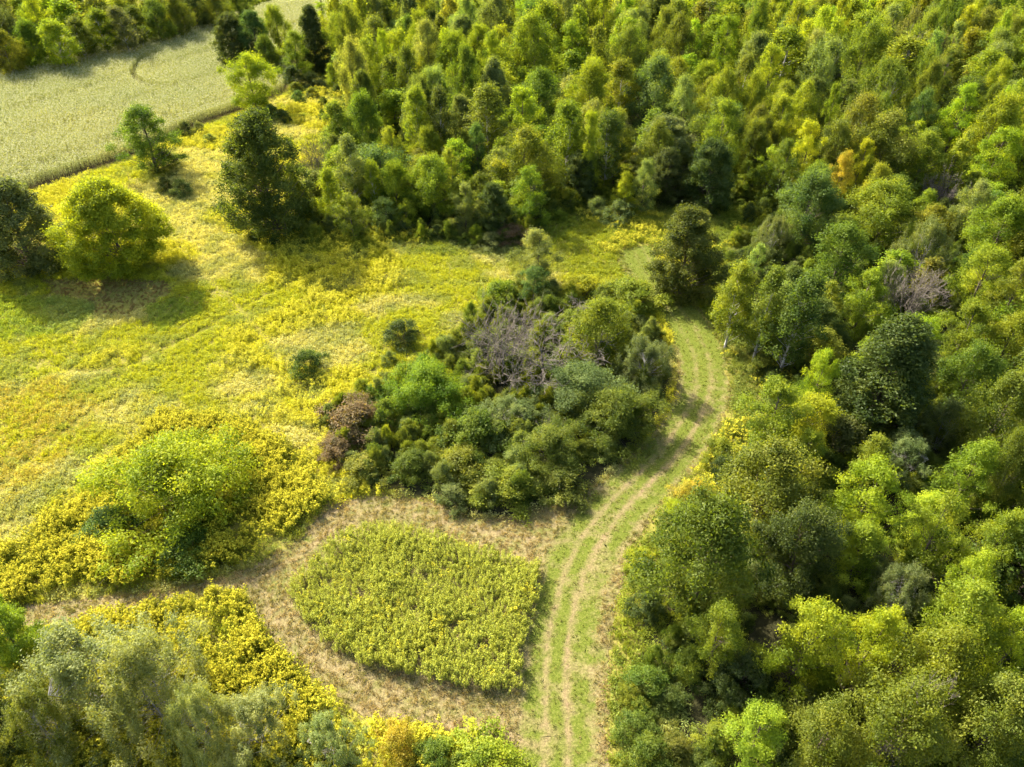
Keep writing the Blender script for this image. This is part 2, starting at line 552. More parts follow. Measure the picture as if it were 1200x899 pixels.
def path_material():
    m, t = new_mat('mown_path')
    N, Lk = t.nodes, t.links
    geo = N.new('ShaderNodeNewGeometry')
    def noise(s, d=6, scl=(1, 1, 1)):
        mp = N.new('ShaderNodeMapping')
        mp.inputs['Scale'].default_value = scl
        Lk.new(geo.outputs['Position'], mp.inputs[0])
        n = N.new('ShaderNodeTexNoise')
        n.inputs['Scale'].default_value = s
        n.inputs['Detail'].default_value = d
        n.inputs['Roughness'].default_value = .7
        Lk.new(mp.outputs[0], n.inputs['Vector'])
        return n.outputs['Fac']
    def attr(n):
        a = N.new('ShaderNodeAttribute')
        a.attribute_name = n
        return a.outputs['Fac']
    def math_(op, A, B):
        x = N.new('ShaderNodeMath')
        x.operation = op
        x.use_clamp = True
        for i, q in enumerate((A, B)):
            if isinstance(q, (int, float)):
                x.inputs[i].default_value = q
            else:
                Lk.new(q, x.inputs[i])
        return x.outputs[0]
    def mix(f, A, B):
        x = N.new('ShaderNodeMix')
        x.data_type = 'RGBA'
        Lk.new(f, x.inputs['Factor'])
        Lk.new(A, x.inputs['A'])
        Lk.new(B, x.inputs['B'])
        return x.outputs['Result']
    fine, mid, big = noise(7, 8), noise(1.1), noise(.35)
    straw = ramp(N, [(.075, .056, .026), (.165, .133, .058), (.29, .24, .11)], .28, .75)
    Lk.new(fine, straw.inputs[0])
    green = ramp(N, [(.042, .054, .010), (.085, .102, .015), (.155, .155, .04)], .3, .72)
    Lk.new(fine, green.inputs[0])
    bare = ramp(N, [(.13, .085, .05), (.25, .18, .10)], .35, .65)
    Lk.new(fine, bare.inputs[0])
    g = math_('ADD', attr('green'), math_('MULTIPLY', math_('SUBTRACT', mid, .38), 3.2))
    c = mix(g, straw.outputs[0], green.outputs[0])
    r = math_('MULTIPLY', attr('rut'), math_('MULTIPLY', math_('SUBTRACT', big, .22), 2.4))
    c = mix(r, c, bare.outputs[0])
    b = N.new('ShaderNodeBump')
    b.inputs['Strength'].default_value = .8
    b.inputs['Distance'].default_value = .08
    Lk.new(fine, b.inputs['Height'])
    d = N.new('ShaderNodeBsdfDiffuse')
    Lk.new(c, d.inputs['Color'])
    Lk.new(b.outputs[0], d.inputs['Normal'])
    o = N.new('ShaderNodeOutputMaterial')
    Lk.new(d.outputs[0], o.inputs['Surface'])
    return m

def structure(name, me):
    o = bpy.data.objects.new(name, me)
    COL.objects.link(o)
    o['kind'] = 'structure'
    return o

# the ground: one sheet, fine where the camera looks, coarse out to the horizon
gx = np.unique(np.concatenate([np.linspace(-2500, -200, 24), np.arange(-200, 200, 1.25), np.linspace(200, 2500, 24)]))
gy = np.unique(np.concatenate([np.linspace(-1500, 0, 16), np.arange(0, 330, 1.25), np.linspace(330, 3500, 32)]))
XX, YY = np.meshgrid(gx, gy)
GP = np.stack([XX.ravel(), YY.ravel()], 1)
gz = hgt(GP[:, 0], GP[:, 1])
nx, ny = len(gx), len(gy)
ii = (np.arange(ny - 1)[:, None] * nx + np.arange(nx - 1)[None, :]).ravel()
GF = np.stack([ii, ii + 1, ii + 1 + nx, ii + nx], 1)
far = (GP[:, 1] > 300)
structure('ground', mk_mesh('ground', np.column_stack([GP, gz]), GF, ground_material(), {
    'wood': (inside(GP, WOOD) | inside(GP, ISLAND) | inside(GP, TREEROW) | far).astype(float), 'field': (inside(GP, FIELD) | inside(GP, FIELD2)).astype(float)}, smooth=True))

# the mown path and its wheel tracks, a sheet laid just over the ground
def sheet_in(polys, step, lift):
    lo = np.min([p.min(0) for p in polys], 0) - 1
    hi = np.max([p.max(0) for p in polys], 0) + 1
    X, Y = np.meshgrid(np.arange(lo[0], hi[0], step), np.arange(max(lo[1], 5), hi[1], step))
    n_, m_ = X.shape
    P = np.stack([X.ravel(), Y.ravel()], 1)
    P = P + (np.stack([vnoise(P[:, 0], P[:, 1], 1.1, 5), vnoise(P[:, 0], P[:, 1], 1.1, 9)], 1) - .5) * 1.1
    i = (np.arange(n_ - 1)[:, None] * m_ + np.arange(m_ - 1)[None, :]).ravel()
    F = np.stack([i, i + 1, i + 1 + m_, i + m_], 1)
    ins = np.zeros(len(P), bool)
    for p in polys:
        ins |= inside(P, p)
    F = F[ins[F].all(1)]
    used = np.unique(F)
    remap = np.full(len(P), -1)
    remap[used] = np.arange(len(used))
    P = P[used]
    return P, remap[F], np.column_stack([P, hgt(P[:, 0], P[:, 1]) + lift])
MP, MF, MV = sheet_in([MOWN], .3, .03)
d1 = signed_dist(MP, RUT)
d2, d3 = np.abs(signed_dist(MP, TRACK2)), np.abs(signed_dist(MP, TRACK3))
wob = (fbm(MP[:, 0], MP[:, 1], 3.0, 2) - .5) * .5
def band(d, c, w):
    return np.clip(1 - np.abs(d - c) / w, 0, 1)
rut = np.maximum.reduce([.75 * band(d1 + wob * .7, .85, .32), 1.1 * band(d1 + wob * .7, -.65, .32), .7 * band(d2 + wob, .8, .5), .55 * band(d3 + wob, .8, .5)])
patchy = np.clip((fbm(MP[:, 0], MP[:, 1], 2.4, 17) - .2) * 4, .35, 1)
green = patchy * np.maximum.reduce([1.0 * band(d1 + wob, 0, 1.1), .85 * band(d1 + wob, -1.7, 1.3), .8 * band(d1 + wob, 1.7, 1.2)]) - .25 * (np.abs(d1) > 2.2) * (fbm(MP[:, 0], MP[:, 1], 5, 6) < .55)
green = green + .5 * np.clip((MP[:, 1] - 60) / 14, 0, 1) + .5 * np.clip((MP[:, 1] - 92) / 10, 0, 1)
rut *= np.clip((76 - MP[:, 1]) / 20, .25, 1) * np.clip(.35 + 1.3 * fbm(MP[:, 0], MP[:, 1], 4, 23), .3, 1.1)
structure('path', mk_mesh('path', MV, MF, path_material(), {'rut': rut, 'green': green}, smooth=True))
# ------------------------------------------------------------------ the trees and shrubs that the photo shows one by one
H = hero
# around the cornfield and the meadow
H('dense', 18, 266, 100, 12.5, 'grey', 'dusky grey-green dense tree cut by the picture edge beside the meadow', 'dusky grey-green tree by the meadow', var=1)
H('globe', 128, 266, 114, 12.5, 'vivid', 'big round yellow-green tree standing alone in the yellow meadow', 'big round yellow-green meadow tree')
H('open', 171, 160, 72, 11.5, 'green', 'dark green tree with a gap in its crown at the corn edge', 'gapped tree at the corn edge', var=0)
H('round', 294, 95, 60, 11.5, 'lemon', 'small yellow-green tree on a thin bent trunk at the corn edge', 'thin-trunked yellow-green tree', var=2)
H('dense', 310, 207, 96, 17.5, 'deep', 'tall dark dense tree rising from the meadow edge', 'tall dark meadow-edge tree', var=1)
H('shrub', 195, 190, 46, 3, 'olive', 'low olive shrub at the foot of the gapped tree')
H('shrub', 193, 218, 22, 2.6, 'dark', 'small dark round shrub on the bright yellow grass')
H('shrub', 212, 221, 30, 2.6, 'grey', 'pale grey-green shrub beside a darker one on yellow grass')
H('shrub', 216, 153, 22, 2.8, 'dark', 'dark bush leaning against the corn edge near the gapped tree')
H('shrub', 233, 152, 17, 2.2, 'grey', 'little grey bush at the corn edge, next to a dark bush')
H('shrub', 246, 165, 18, 1.8, 'pale', 'pale tuft-like shrub on the grass below the corn edge')
H('dense', 270, 48, 44, 12.5, 'dark', 'dark tree at the corn side of the grove', 'dark tree of the corn grove', 'grove beside the corn', var=1)
H('dense', 298, 46, 40, 13, 'blue', 'blue-green tree in the middle of the corn grove', 'blue-green grove tree', 'grove beside the corn', var=2)
H('round', 323, 36, 44, 13.5, 'yolive', 'yellow-topped round tree at the back of the corn grove', 'yellow-topped grove tree', 'grove beside the corn')
H('round', 312, 62, 30, 9, 'green', 'narrow mid-green tree at the front of the corn grove', None, 'grove beside the corn')
H('ash', 345, 62, 42, 11, 'bright', 'bright green tree at the meadow side of the corn grove', 'bright grove tree', 'grove beside the corn')
H('dense', 366, 45, 42, 15, 'dark', 'tall very dark tree at the wood end of the corn grove', 'very dark grove tree', 'grove beside the corn', var=0)
H('round', 400, 45, 46, 13, 'yolive', 'pale yellow domed tree behind the very dark grove tree', 'pale yellow domed tree')
H('spire', 376, 14, 17, 14, 'lime', 'slim light green poplar-like tree against the far pale field', 'slim light green tree')
H('spire', 394, 14, 20, 12, 'blue', 'slim dull green tree beside the light one at the far field')
H('round', 430, 20, 46, 17, 'grey', 'tall grey-green tree where the far field meets the wood', 'tall grey-green tree by the far field')
H('aspen', 345, 88, 26, 5, 'dark', 'dark bushy sapling in front of the bright grove tree')
H('shrub', 365, 93, 30, 3.5, 'grey', 'wide grey-green shrub below the very dark grove tree')
H('shrub', 347, 103, 20, 2.6, 'olive', 'olive shrub uphill of a blue-green one in the shrubby meadow')
H('shrub', 349, 114, 22, 2.6, 'blue', 'blue-green rounded shrub in the shrubby meadow')
H('shrub', 366, 110, 21, 2.4, 'olive', 'yellowish olive shrub right beside the blue-green shrub')
H('shrub', 379, 121, 16, 2.4, 'deep', 'small green-brown shrub on the pale strip of meadow')
H('shrub', 378, 136, 13, 2.6, 'dark', 'small upright dark shrub alone on pale grass')
H('shrub', 395, 106, 15, 2.5, 'dark', 'compact dark shrub under the slim light sapling')
H('aspen', 389, 87, 15, 6, 'lime', 'slim light green sapling at the shrubby meadow')
H('shrub', 317, 130, 22, 2.6, 'blue', 'bluish bush just behind the tall dark meadow-edge tree')
H('shrub', 330, 136, 26, 2.6, 'dark', 'dark low bush between the tall dark tree and shrubby meadow')
H('shrub', 355, 137, 20, 1.3, 'lime', 'flat light green bush in the shrubby meadow')
H('shrub', 358, 423, 48, 2.7, 'deep', 'lone dark green bush in the middle of the yellow meadow', 'lone dark meadow bush')
H('shrub', 470, 390, 46, 3, 'dark', 'dark bush at the meadow side of the central thicket')
H('shrub', 456, 419, 20, 1.6, 'grey', 'small grey bush beneath the dark bush by the thicket')
H('spread', 206, 560, 168, 7.2, 'vivid', 'wide domed yellow-green bush tree ringed by goldenrod', 'wide domed bush tree', var=0)
H('shrub', 130, 608, 70, 2.6, 'blue', 'blue-green bush at the corn-ward foot of the wide domed bush', var=0)
H('shrub', 215, 640, 80, 2.2, 'green', 'green bush at the path-ward foot of the wide domed bush')
# the wood edge behind the meadow
H('dead', 366, 185, 42, 8, 'brown', 'bare brown many-stemmed small tree beside the tall dark tree', 'bare brown small tree', var=1)
H('ash', 345, 225, 32, 9, 'bright', 'bright green slender tree touching the tall dark tree')
H('aspen', 392, 180, 24, 8, 'deep', 'dark-footed young tree with yellowish tip behind the bare tree')
H('aspen', 412, 195, 40, 12, 'pale', 'pale green tall tree at the wood edge facing the meadow', 'pale tall wood-edge tree')
H('aspen', 388, 225, 32, 9, 'lime', 'lime green sapling below the pale tall wood-edge tree')
H('ash', 412, 255, 46, 7, 'yolive', 'yellow-tipped tree on a thin white stem at the wood edge', 'yellow-tipped thin-stemmed tree')
H('aspen', 438, 215, 24, 9, 'lime', 'narrow light green tree next to the pale tall one')
H('round', 462, 218, 52, 9, 'bright', 'airy bright green tree second from the yellow-tipped one', 'airy bright green tree')
H('shrub', 478, 250, 34, 4.5, 'yolive', 'yellow-green bush tucked in the shaded wood edge')
H('round', 508, 215, 58, 10, 'bright', 'bright green tree with yellow top in the wood-edge row', 'bright yellow-topped edge tree')
H('ash', 545, 240, 36, 8, 'pale', 'pale green young tree at the shaded wood edge')
H('dense', 578, 245, 44, 8, 'dark', 'dusky bush-like tree beneath the orange-topped tree', var=1)
H('shrub', 600, 272, 50, 2.6, 'brown', 'brownish bush at the very end of the wood-edge row')
H('shrub', 575, 280, 40, 2.2, 'grey', 'grey-green low bush before the brownish bush')
H('round', 614, 190, 78, 12, 'yolive', 'orange-topped broad tree above the little clearing', 'orange-topped broad tree')
H('ash', 560, 175, 36, 10, 'blue', 'blue-green tree directly behind the orange-topped broad tree')
H('ash', 620, 228, 46, 9.5, 'bright', 'upright fresh green tree at the corner of the clearing', 'fresh green corner tree')
H('ash', 630, 298, 56, 8, 'pale', 'very pale green sapling in front of the clearing', 'very pale sapling')
H('shrub', 665, 232, 34, 3.5, 'yolive', 'yellow-green bushes end at the head of the clearing')
H('ash', 688, 175, 36, 14, 'lime', 'tall narrow lime tree glowing against dark wood', 'tall narrow lime tree')
H('dense', 680, 205, 40, 8, 'dark', 'shaded dark tree at the foot of the lime tree', var=1)
H('ash', 733, 222, 32, 7, 'yellow', 'small bright yellow tree at the edge of the clearing', 'small bright yellow tree')
H('ash', 755, 213, 36, 9, 'pale', 'pale grey-green tree right behind the small yellow tree', 'pale tree by the yellow one')
H('shrub', 700, 240, 34, 3, 'grey', 'grey bush at the clearing edge, leftmost of two')
H('shrub', 727, 245, 50, 3.2, 'grey', 'wide grey bush beneath the small yellow tree')
H('dense', 805, 298, 80, 12, 'deep', 'dark dense tree standing apart at the bend of the track', 'dark tree at the track bend', var=1)
H('dense', 782, 205, 48, 9, 'dark', 'dark shaded tree behind the clearing', var=2)
H('dense', 833, 205, 60, 11, 'dark', 'broad dark tree in shade beyond the track bend', 'broad dark shaded tree', var=1)
H('round', 770, 180, 42, 12, 'olive', 'dull olive-green tree above the pale clearing tree')
# deeper wood behind
H('dense', 424, 128, 44, 13, 'olive', 'olive cone-shaped tree at the shrubby meadow', 'olive cone-shaped tree', var=0)
H('aspen', 488, 142, 34, 14, 'yolive', 'yellow-topped tree left of the white-stemmed one in a pair')
H('aspen', 516, 142, 40, 14, 'deep', 'dark tree with a white stem showing below its yellow top', 'white-stemmed yellow-topped tree')
H('dense', 580, 116, 46, 15, 'grey', 'dull grey-green cone-shaped tree in the middle of the wood', 'dull grey cone-shaped tree', var=0)
H('round', 532, 78, 56, 15, 'yolive', 'broad yellow-olive tree behind the white-stemmed one', 'broad yellow-olive tree')
H('aspen', 478, 86, 30, 14, 'olive', 'small olive tree beside the broad yellow-olive tree')
H('ash', 452, 70, 26, 14, 'lime', 'slender lime tree in the wood behind the shrubby meadow', 'slender lime wood tree')
H('round', 628, 66, 64, 18, 'yolive', 'largest domed olive-yellow tree high in the wood', 'largest domed olive tree')
H('round', 662, 18, 70, 18, 'olive', 'wide olive domed tree far back in the wood', 'far wide olive tree')
H('round', 580, 32, 48, 17, 'grey', 'grey-green round tree behind the largest domed tree', 'far grey-green round tree')
H('ash', 612, 140, 60, 13, 'lime', 'lemon-green bushy tree below the largest domed tree', 'lemon-green bushy tree')
H('round', 690, 118, 64, 15, 'yolive', 'yellow-olive tree with bare stems beneath, mid wood', 'yellow-olive mid-wood tree')
H('round', 735, 75, 46, 16, 'olive', 'olive tree behind the yellow-olive mid-wood one')
H('aspen', 712, 165, 40, 13, 'deep', 'dark thin-stemmed tree next to the tall lime one')
H('round', 765, 108, 62, 15, 'blue', 'blue-green tree on several pale stems', 'blue-green pale-stemmed tree')
H('ash', 800, 130, 44, 14, 'pale', 'silvery pale green tree beside the blue-green pale-stemmed one')
H('ash', 850, 58, 42, 16, 'bright', 'vivid green tree far back above the dark wood edge', 'vivid green far tree')
H('round', 795, 58, 52, 16, 'olive', 'olive rounded tree left of the vivid green far one')
H('ash', 900, 96, 46, 15, 'lime', 'glowing lime-yellow tree in the upper wood', 'glowing lime-yellow tree')
H('feather', 958, 92, 78, 15, 'pale', 'feathery pale grey-green tree in the upper wood', 'feathery pale tree')
H('feather', 1030, 118, 92, 15, 'olive', 'airy olive tree with leaning white stems', 'airy olive white-stemmed tree')
H('ash', 976, 135, 22, 12, 'bright', 'thin bright green treetop between two airy pale trees')
H('dead', 1058, 68, 44, 12, 'brown', 'mauve-grey leafless tree in the far upper wood', 'mauve-grey leafless tree', var=1)
H('spire', 1105, 110, 16, 15, 'dark', 'thin black-green spire of a conifer in upper wood', 'thin dark conifer spire')
H('ash', 1076, 142, 36, 12, 'blue', 'blue-green treetop below the airy white-stemmed tree')
H('ash', 1122, 140, 48, 13, 'lime', 'lime green tree right by the conifer spire')
H('ash', 985, 208, 34, 9.5, 'gold', 'golden yellow treetop, left half of a pair', 'golden treetop')
H('ash', 1008, 196, 32, 10, 'yellow', 'lemon yellow treetop, right half of a pair', 'lemon treetop')
H('round', 950, 242, 88, 11, 'blue', 'wide bluish dark green tree below the golden treetop', 'wide bluish tree')
H('round', 1036, 252, 78, 10, 'bright', 'rounded mid-green tree with glowing top beside the bluish tree', 'rounded glowing-topped tree')
H('ash', 1080, 190, 56, 10, 'yolive', 'yellow-green tree above the fallen brown branches', 'tree above the fallen branches')
H('dead', 1102, 218, 46, 7, 'brown', 'tangle of fallen brown branches in the upper wood', 'fallen brown branches', var=2)
H('ash', 1166, 188, 56, 11, 'lime', 'bright fresh tree near the picture edge beside fallen branches', 'fresh tree by the edge')
H('round', 1140, 245, 44, 9, 'pale', 'straw-tinted pale tree below the fallen branches')
H('round', 1172, 270, 70, 10, 'bright', 'broad bright tree at the picture edge below the straw-tinted one', 'broad bright edge tree')
H('round', 880, 175, 50, 11, 'olive', 'dull olive tree in shade right of the broad dark one')
H('ash', 915, 200, 44, 11, 'green', 'mid-green tree up behind the wide bluish tree')
H('feather', 905, 275, 54, 6, 'grey', 'greyish thin bush tree at the far corner of the track')
# the wood right of the track
H('aspen', 862, 352, 44, 11, 'yolive', 'slim yellow-green aspen on a white stem by the track', 'slim yellow aspen by the track')
H('aspen', 898, 362, 50, 12, 'olive', 'olive aspen between the slim yellow and the broad one')
H('aspen', 932, 372, 58, 13, 'deep', 'broad dark-footed aspen by the track', 'broad dark-footed aspen')
H('ash', 1012, 356, 62, 9, 'bright', 'bluish bright rounded tree left of the bare thicket', 'bluish bright tree')
H('ash', 985, 300, 86, 10, 'green', 'feather-leaved green tree behind the bluish bright one', 'feather-leaved green tree')
H('dead', 1078, 342, 80, 8, 'brown', 'bare mauve-grey thicket of upright twigs in the wood', 'bare mauve thicket', var=1)
H('feather', 1085, 295, 66, 9, 'grey', 'wispy grey-green treetop above the bare thicket')
H('ash', 1150, 328, 60, 9.5, 'lime', 'lime tree with golden tips right of the bare thicket', 'gold-tipped lime tree')
H('ash', 1188, 345, 52, 10, 'yolive', 'yellow-topped tree at the picture edge beside the gold-tipped one')
H('ash', 1132, 392, 64, 9, 'bright', 'fresh green rounded tree below the gold-tipped lime tree', 'fresh green rounded tree')
H('ash', 1180, 402, 58, 9, 'bright', 'fresh green tree at the picture edge, twin of its neighbour')
H('ash', 1080, 408, 48, 8, 'lime', 'small lime tree at the shoulder of the big dark cone', 'small lime shoulder tree')
H('dense', 1038, 445, 112, 13, 'dark', 'big dark cone-shaped tree in the middle of the wood', 'big dark cone', var=0)
H('round', 1136, 445, 70, 9, 'green', 'mid-green tree right of the big dark cone')
H('ash', 957, 450, 44, 9, 'lime', 'yellow-green narrow tree left of the big dark cone', 'narrow yellow-green tree')
H('ash', 908, 490, 84, 9.5, 'bright', 'large bright green tree beside the track, tips aglow', 'large bright trackside tree')
H('round', 896, 572, 122, 10, 'olive', 'broad olive-green tree below the large bright trackside one', 'broad olive trackside tree')
H('round', 1168, 490, 86, 11, 'olive', 'olive tree with yellow flecks near the picture edge', 'yellow-flecked olive tree')
H('ash', 1132, 560, 72, 9, 'bright', 'pale bright green tree below the yellow-flecked olive one', 'pale bright tree')
H('round', 1188, 560, 60, 10, 'green', 'green tree at the picture edge beside the pale bright one')
H('shrub', 985, 515, 80, 5, 'dark', 'dark bushes at the foot of the big dark cone')
H('feather', 1060, 540, 84, 5, 'grey', 'dull grey-green low willow below the big dark cone', 'dull grey-green willow')
H('feather', 1108, 500, 62, 6, 'grey', 'dull grey willow bush right of the big dark cone')
H('ash', 1008, 592, 74, 10, 'lime', 'glowing lime tree in the centre of the wood', 'glowing lime centre tree')
H('round', 940, 645, 90, 9, 'dark', 'shaded dark tree behind the huge trackside tree')
H('ash', 1092, 632, 66, 9.5, 'bright', 'bright green tree right of the glowing lime centre tree', 'bright tree by the lime one')
H('ash', 1162, 648, 62, 9.5, 'bright', 'bright rounded tree near the picture edge, in the lower wood')
H('ash', 1135, 692, 56, 9, 'lime', 'lime treetop between two bright trees in the lower wood', 'lime treetop of the lower wood')
H('round', 828, 655, 152, 12, 'green', 'huge broad green tree leaning over the track', 'huge broad trackside tree', var=1)
H('ash', 838, 752, 62, 8, 'bright', 'bright low branch-like tree under the huge trackside one', 'bright low tree')
H('ash', 945, 752, 88, 10, 'lime', 'bright light green upright tree in the lower wood', 'bright upright tree')
H('ash', 1015, 762, 66, 9.5, 'yellow', 'yellow-topped tree right of the bright upright one', 'yellow-topped lower-wood tree')
H('feather', 1050, 702, 80, 6, 'grey', 'soft grey-green willow bush in the lower wood', 'soft grey willow bush')
H('ash', 1118, 738, 96, 10, 'bright', 'large light green tree right of the yellow-topped one', 'large light green tree')
H('ash', 1178, 765, 60, 10, 'lime', 'light green treetop at the picture edge in the lower wood')
H('round', 1090, 800, 120, 10, 'yolive', 'olive-yellow broad tree near the lower picture corner', 'olive-yellow corner tree')
H('round', 1040, 856, 130, 11, 'olive', 'olive-gold tree with a dead white limb at the picture foot', 'olive-gold tree with dead limb')
H('dead', 1058, 842, 44, 11.5, 'brown', 'dead white limb sticking out of the olive-gold tree', None, var=0)
H('round', 962, 868, 84, 8, 'olive', 'smaller olive tree left of the olive-gold tree')
H('round', 1172, 845, 100, 10.5, 'olive', 'olive tree in the lower right picture corner', 'lower corner olive tree')
H('shrub', 908, 850, 84, 3, 'green', 'low shaded green bush at the foot of the lower wood')
H('shrub', 870, 790, 80, 3.5, 'dark', 'dark bush under the bright low tree')
H('shrub', 838, 868, 60, 2.2, 'yolive', 'yellow-green bush on the verge at the picture foot')
H('shrub', 790, 875, 50, 1.8, 'olive', 'olive verge bush nearest the track at the picture foot')
H('shrub', 745, 850, 50, 1.6, 'olive', 'low weedy bush at the track edge near the picture foot')
H('shrub', 760, 800, 60, 2.0, 'green', 'green bush at the track edge below the huge tree')
H('shrub', 738, 815, 36, 1.4, 'yolive', 'little yellowish bush at the rim of the track')
H('shrub', 812, 580, 46, 2.2, 'gold', 'golden-flowered bush beside the track above the huge tree', 'golden trackside bush')
H('shrub', 792, 602, 36, 1.8, 'yellow', 'yellow-flowered bush next to the golden trackside bush')
H('shrub', 845, 530, 50, 2.6, 'yolive', 'yellow-green bush before the broad olive trackside tree')
H('shrub', 748, 660, 44, 1.8, 'lime', 'light green bush at the track rim beside the huge tree')
H('shrub', 890, 430, 40, 2.2, 'olive', 'olive bush at the track bend below the aspens')
# the thicket in the middle
H('spread', 500, 455, 112, 5.2, 'bright', 'broad green feather-leaved bush on the meadow side of the thicket', 'broad feather-leaved thicket bush', var=1)
H('dead', 640, 405, 85, 8.5, 'brown', 'big bare grey tree in the heart of the thicket', 'big bare grey tree', var=0)
H('dead', 582, 405, 112, 8.5, 'brown', 'grey leafless twigs beside the big bare tree', 'grey leafless twigs', var=1)
H('dead', 640, 510, 46, 4.5, 'brown', 'broken pale branch hanging down the front of the thicket', None, var=2)
H('round', 700, 385, 88, 7.5, 'bright', 'round green tree at the back of the thicket', 'round green thicket tree')
H('shrub', 585, 345, 58, 3.6, 'yolive', 'yellow-green bush at the head of the thicket')
H('ash', 625, 330, 40, 5, 'blue', 'small blue-green tree below the very pale sapling')
H('shrub', 738, 345, 84, 3.4, 'yolive', 'wide yellow-green bush where the track leaves the thicket')
H('shrub', 685, 335, 60, 2.6, 'yellow', 'yellow weedy bush behind the round thicket tree')
H('round', 680, 455, 100, 5.5, 'grey', 'grey-green dense tree in front of the bare one', 'dense thicket tree')
H('feather', 755, 428, 68, 6, 'grey', 'grey-green willow at the track side of the thicket', 'trackside grey willow', var=0)
H('spread', 718, 488, 112, 4.8, 'olive', 'olive spreading bush shading the track', 'olive bush shading the track')
H('spread', 645, 528, 104, 4.2, 'olive', 'olive-green mounded bush at the front of the thicket', 'mounded front bush')
H('feather', 600, 490, 84, 3.5, 'grey', 'dim grey-green bush beneath the big bare tree')
H('shrub', 556, 505, 80, 4, 'green', 'green bush between the feather-leaved bush and mounded one')
H('shrub', 540, 545, 74, 2.8, 'yolive', 'yellow-flecked bush at the thicket front', 'yellow-flecked thicket bush')
H('shrub', 598, 568, 90, 2.6, 'yolive', 'yellow-green bush at the thicket tip nearest the goldenrod plot')
H('shrub', 655, 568, 70, 2.4, 'olive', 'olive bush at the track-side front of the thicket')
H('shrub', 530, 580, 46, 2.0, 'grey', 'greyish little bush at the path below the thicket')
H('shrub', 480, 545, 60, 2.4, 'green', 'green bush between the russet bush and the path')
H('shrub', 418, 490, 92, 3.4, 'brown', 'russet brown bush at the meadow corner of the thicket', 'russet brown bush')
H('shrub', 395, 525, 60, 2.2, 'brown', 'reddish low bush just below the russet brown one')
H('shrub', 425, 548, 66, 2.0, 'yolive', 'yellow weedy bush at the path below the russet ones')
# the near corner
H('feather', 108, 790, 150, 8.5, 'sage', 'grey-green willow, leftmost of the tall ones at the picture foot', 'leftmost near willow', 'willows at the picture foot', var=0)
H('feather', 172, 800, 140, 9.5, 'sage', 'tallest grey-green willow with pale stems at the picture foot', 'tallest near willow', 'willows at the picture foot', var=1)
H('feather', 240, 850, 84, 7.5, 'sage', 'slim grey willow with a white stem at the picture foot', 'slim near willow', 'willows at the picture foot', var=2)
H('feather', 300, 850, 96, 5.8, 'sage', 'pale yellowish willow right of the slim one', None, 'willows at the picture foot', var=3)
H('feather', 385, 872, 76, 4.5, 'sage', 'small sparse willow beside the mown path at the picture foot', None, 'willows at the picture foot', var=0)
H('feather', 50, 850, 100, 6.5, 'olive', 'olive willow in the near corner under the tall ones', None, 'willows at the picture foot', var=2)
H('round', 4, 740, 66, 6, 'bright', 'bright green tree at the left picture edge where the path ends', 'bright path-end tree')
H('round', -8, 830, 80, 6.5, 'dark', 'dark green tree at the left picture edge near the willows')
H('shrub', 466, 872, 60, 2.2, 'gold', 'orange-yellow bush at the picture foot beside the path')
H('shrub', 510, 890, 56, 2.0, 'green', 'green bush at the picture foot between two yellow ones')
H('shrub', 565, 892, 100, 1.9, 'lime', 'bright yellow-green mound of weeds at the picture foot')
# the row of trees along the far side of the corn
for i, (x, y, w, kd, c, lab) in enumerate([
        (8, 62, 40, 'round', 'yolive', 'yellowish tree of the far row, at the picture edge'), (38, 52, 40, 'round', 'green', 'green tree of the far row, second from the picture edge'),
        (66, 50, 36, 'aspen', 'lime', 'lime-tipped tree of the far row beyond the corn'), (92, 44, 34, 'aspen', 'olive', 'olive tree of the far row left of the white stems'),
        (118, 36, 34, 'aspen', 'bright', 'bright aspen of the far row with thin white stem'), (143, 33, 32, 'aspen', 'grey', 'grey aspen of the far row with white stem'),
        (160, 29, 30, 'aspen', 'green', 'aspen of the far row with the most visible white stem'), (182, 25, 32, 'round', 'deep', 'dark rounded tree right of the white-stemmed aspens'),
        (205, 18, 32, 'round', 'green', 'green tree in the far row above the curved gap in the corn'), (228, 13, 32, 'round', 'dark', 'dark tree in the far row behind the corn grove'),
        (252, 10, 30, 'round', 'olive', 'olive end tree of the far row above the corn grove'), (278, 2, 30, 'round', 'deep', 'last dark tree of the far row at the picture top')]):
    H(kd, x, y, w * 1.1, 11 + (i % 3) * .6, c, lab, None, 'row of trees beyond the corn')
# ------------------------------------------------------------------ the rest of the wood: the trees that show largest as things, the others as one far mass
N_TREE_MAX = 292
cand = []
def jitter_grid(poly_, step, jit=.42):
    lo, hi = poly_.min(0), poly_.max(0)
    lo, hi = np.maximum(lo, [-330, 20]), np.minimum(hi, [330, 420])
    X, Y = np.meshgrid(np.arange(lo[0], hi[0], step), np.arange(lo[1], hi[1], step))
    P = np.stack([X.ravel(), Y.ravel()], 1)
    P = P + rng.uniform(-jit, jit, P.shape) * step
    return P[inside(P, poly_)]
def visible(P, z, m=60):
    u, v, d = pix(np.column_stack([P, np.full(len(P), z)]))
    u2, v2, _ = pix(np.column_stack([P, np.full(len(P), 0.)]))
    return (d > 5) & (u > -m) & (u < 1200 + m) & (v < 899 + m) & (v2 > -m * 3)
FP = np.concatenate([jitter_grid(WOOD, 5.2), jitter_grid(TREEROW, 4.6)])
FP = FP[visible(FP, 9, 140) & (pix(np.column_stack([FP, np.full(len(FP), 12.)]))[1] > -25)]
hx = np.array([[p[0], p[1], p[2], p[3]] for p in PLACED if p[7] not in ('shrub', 'spread')])
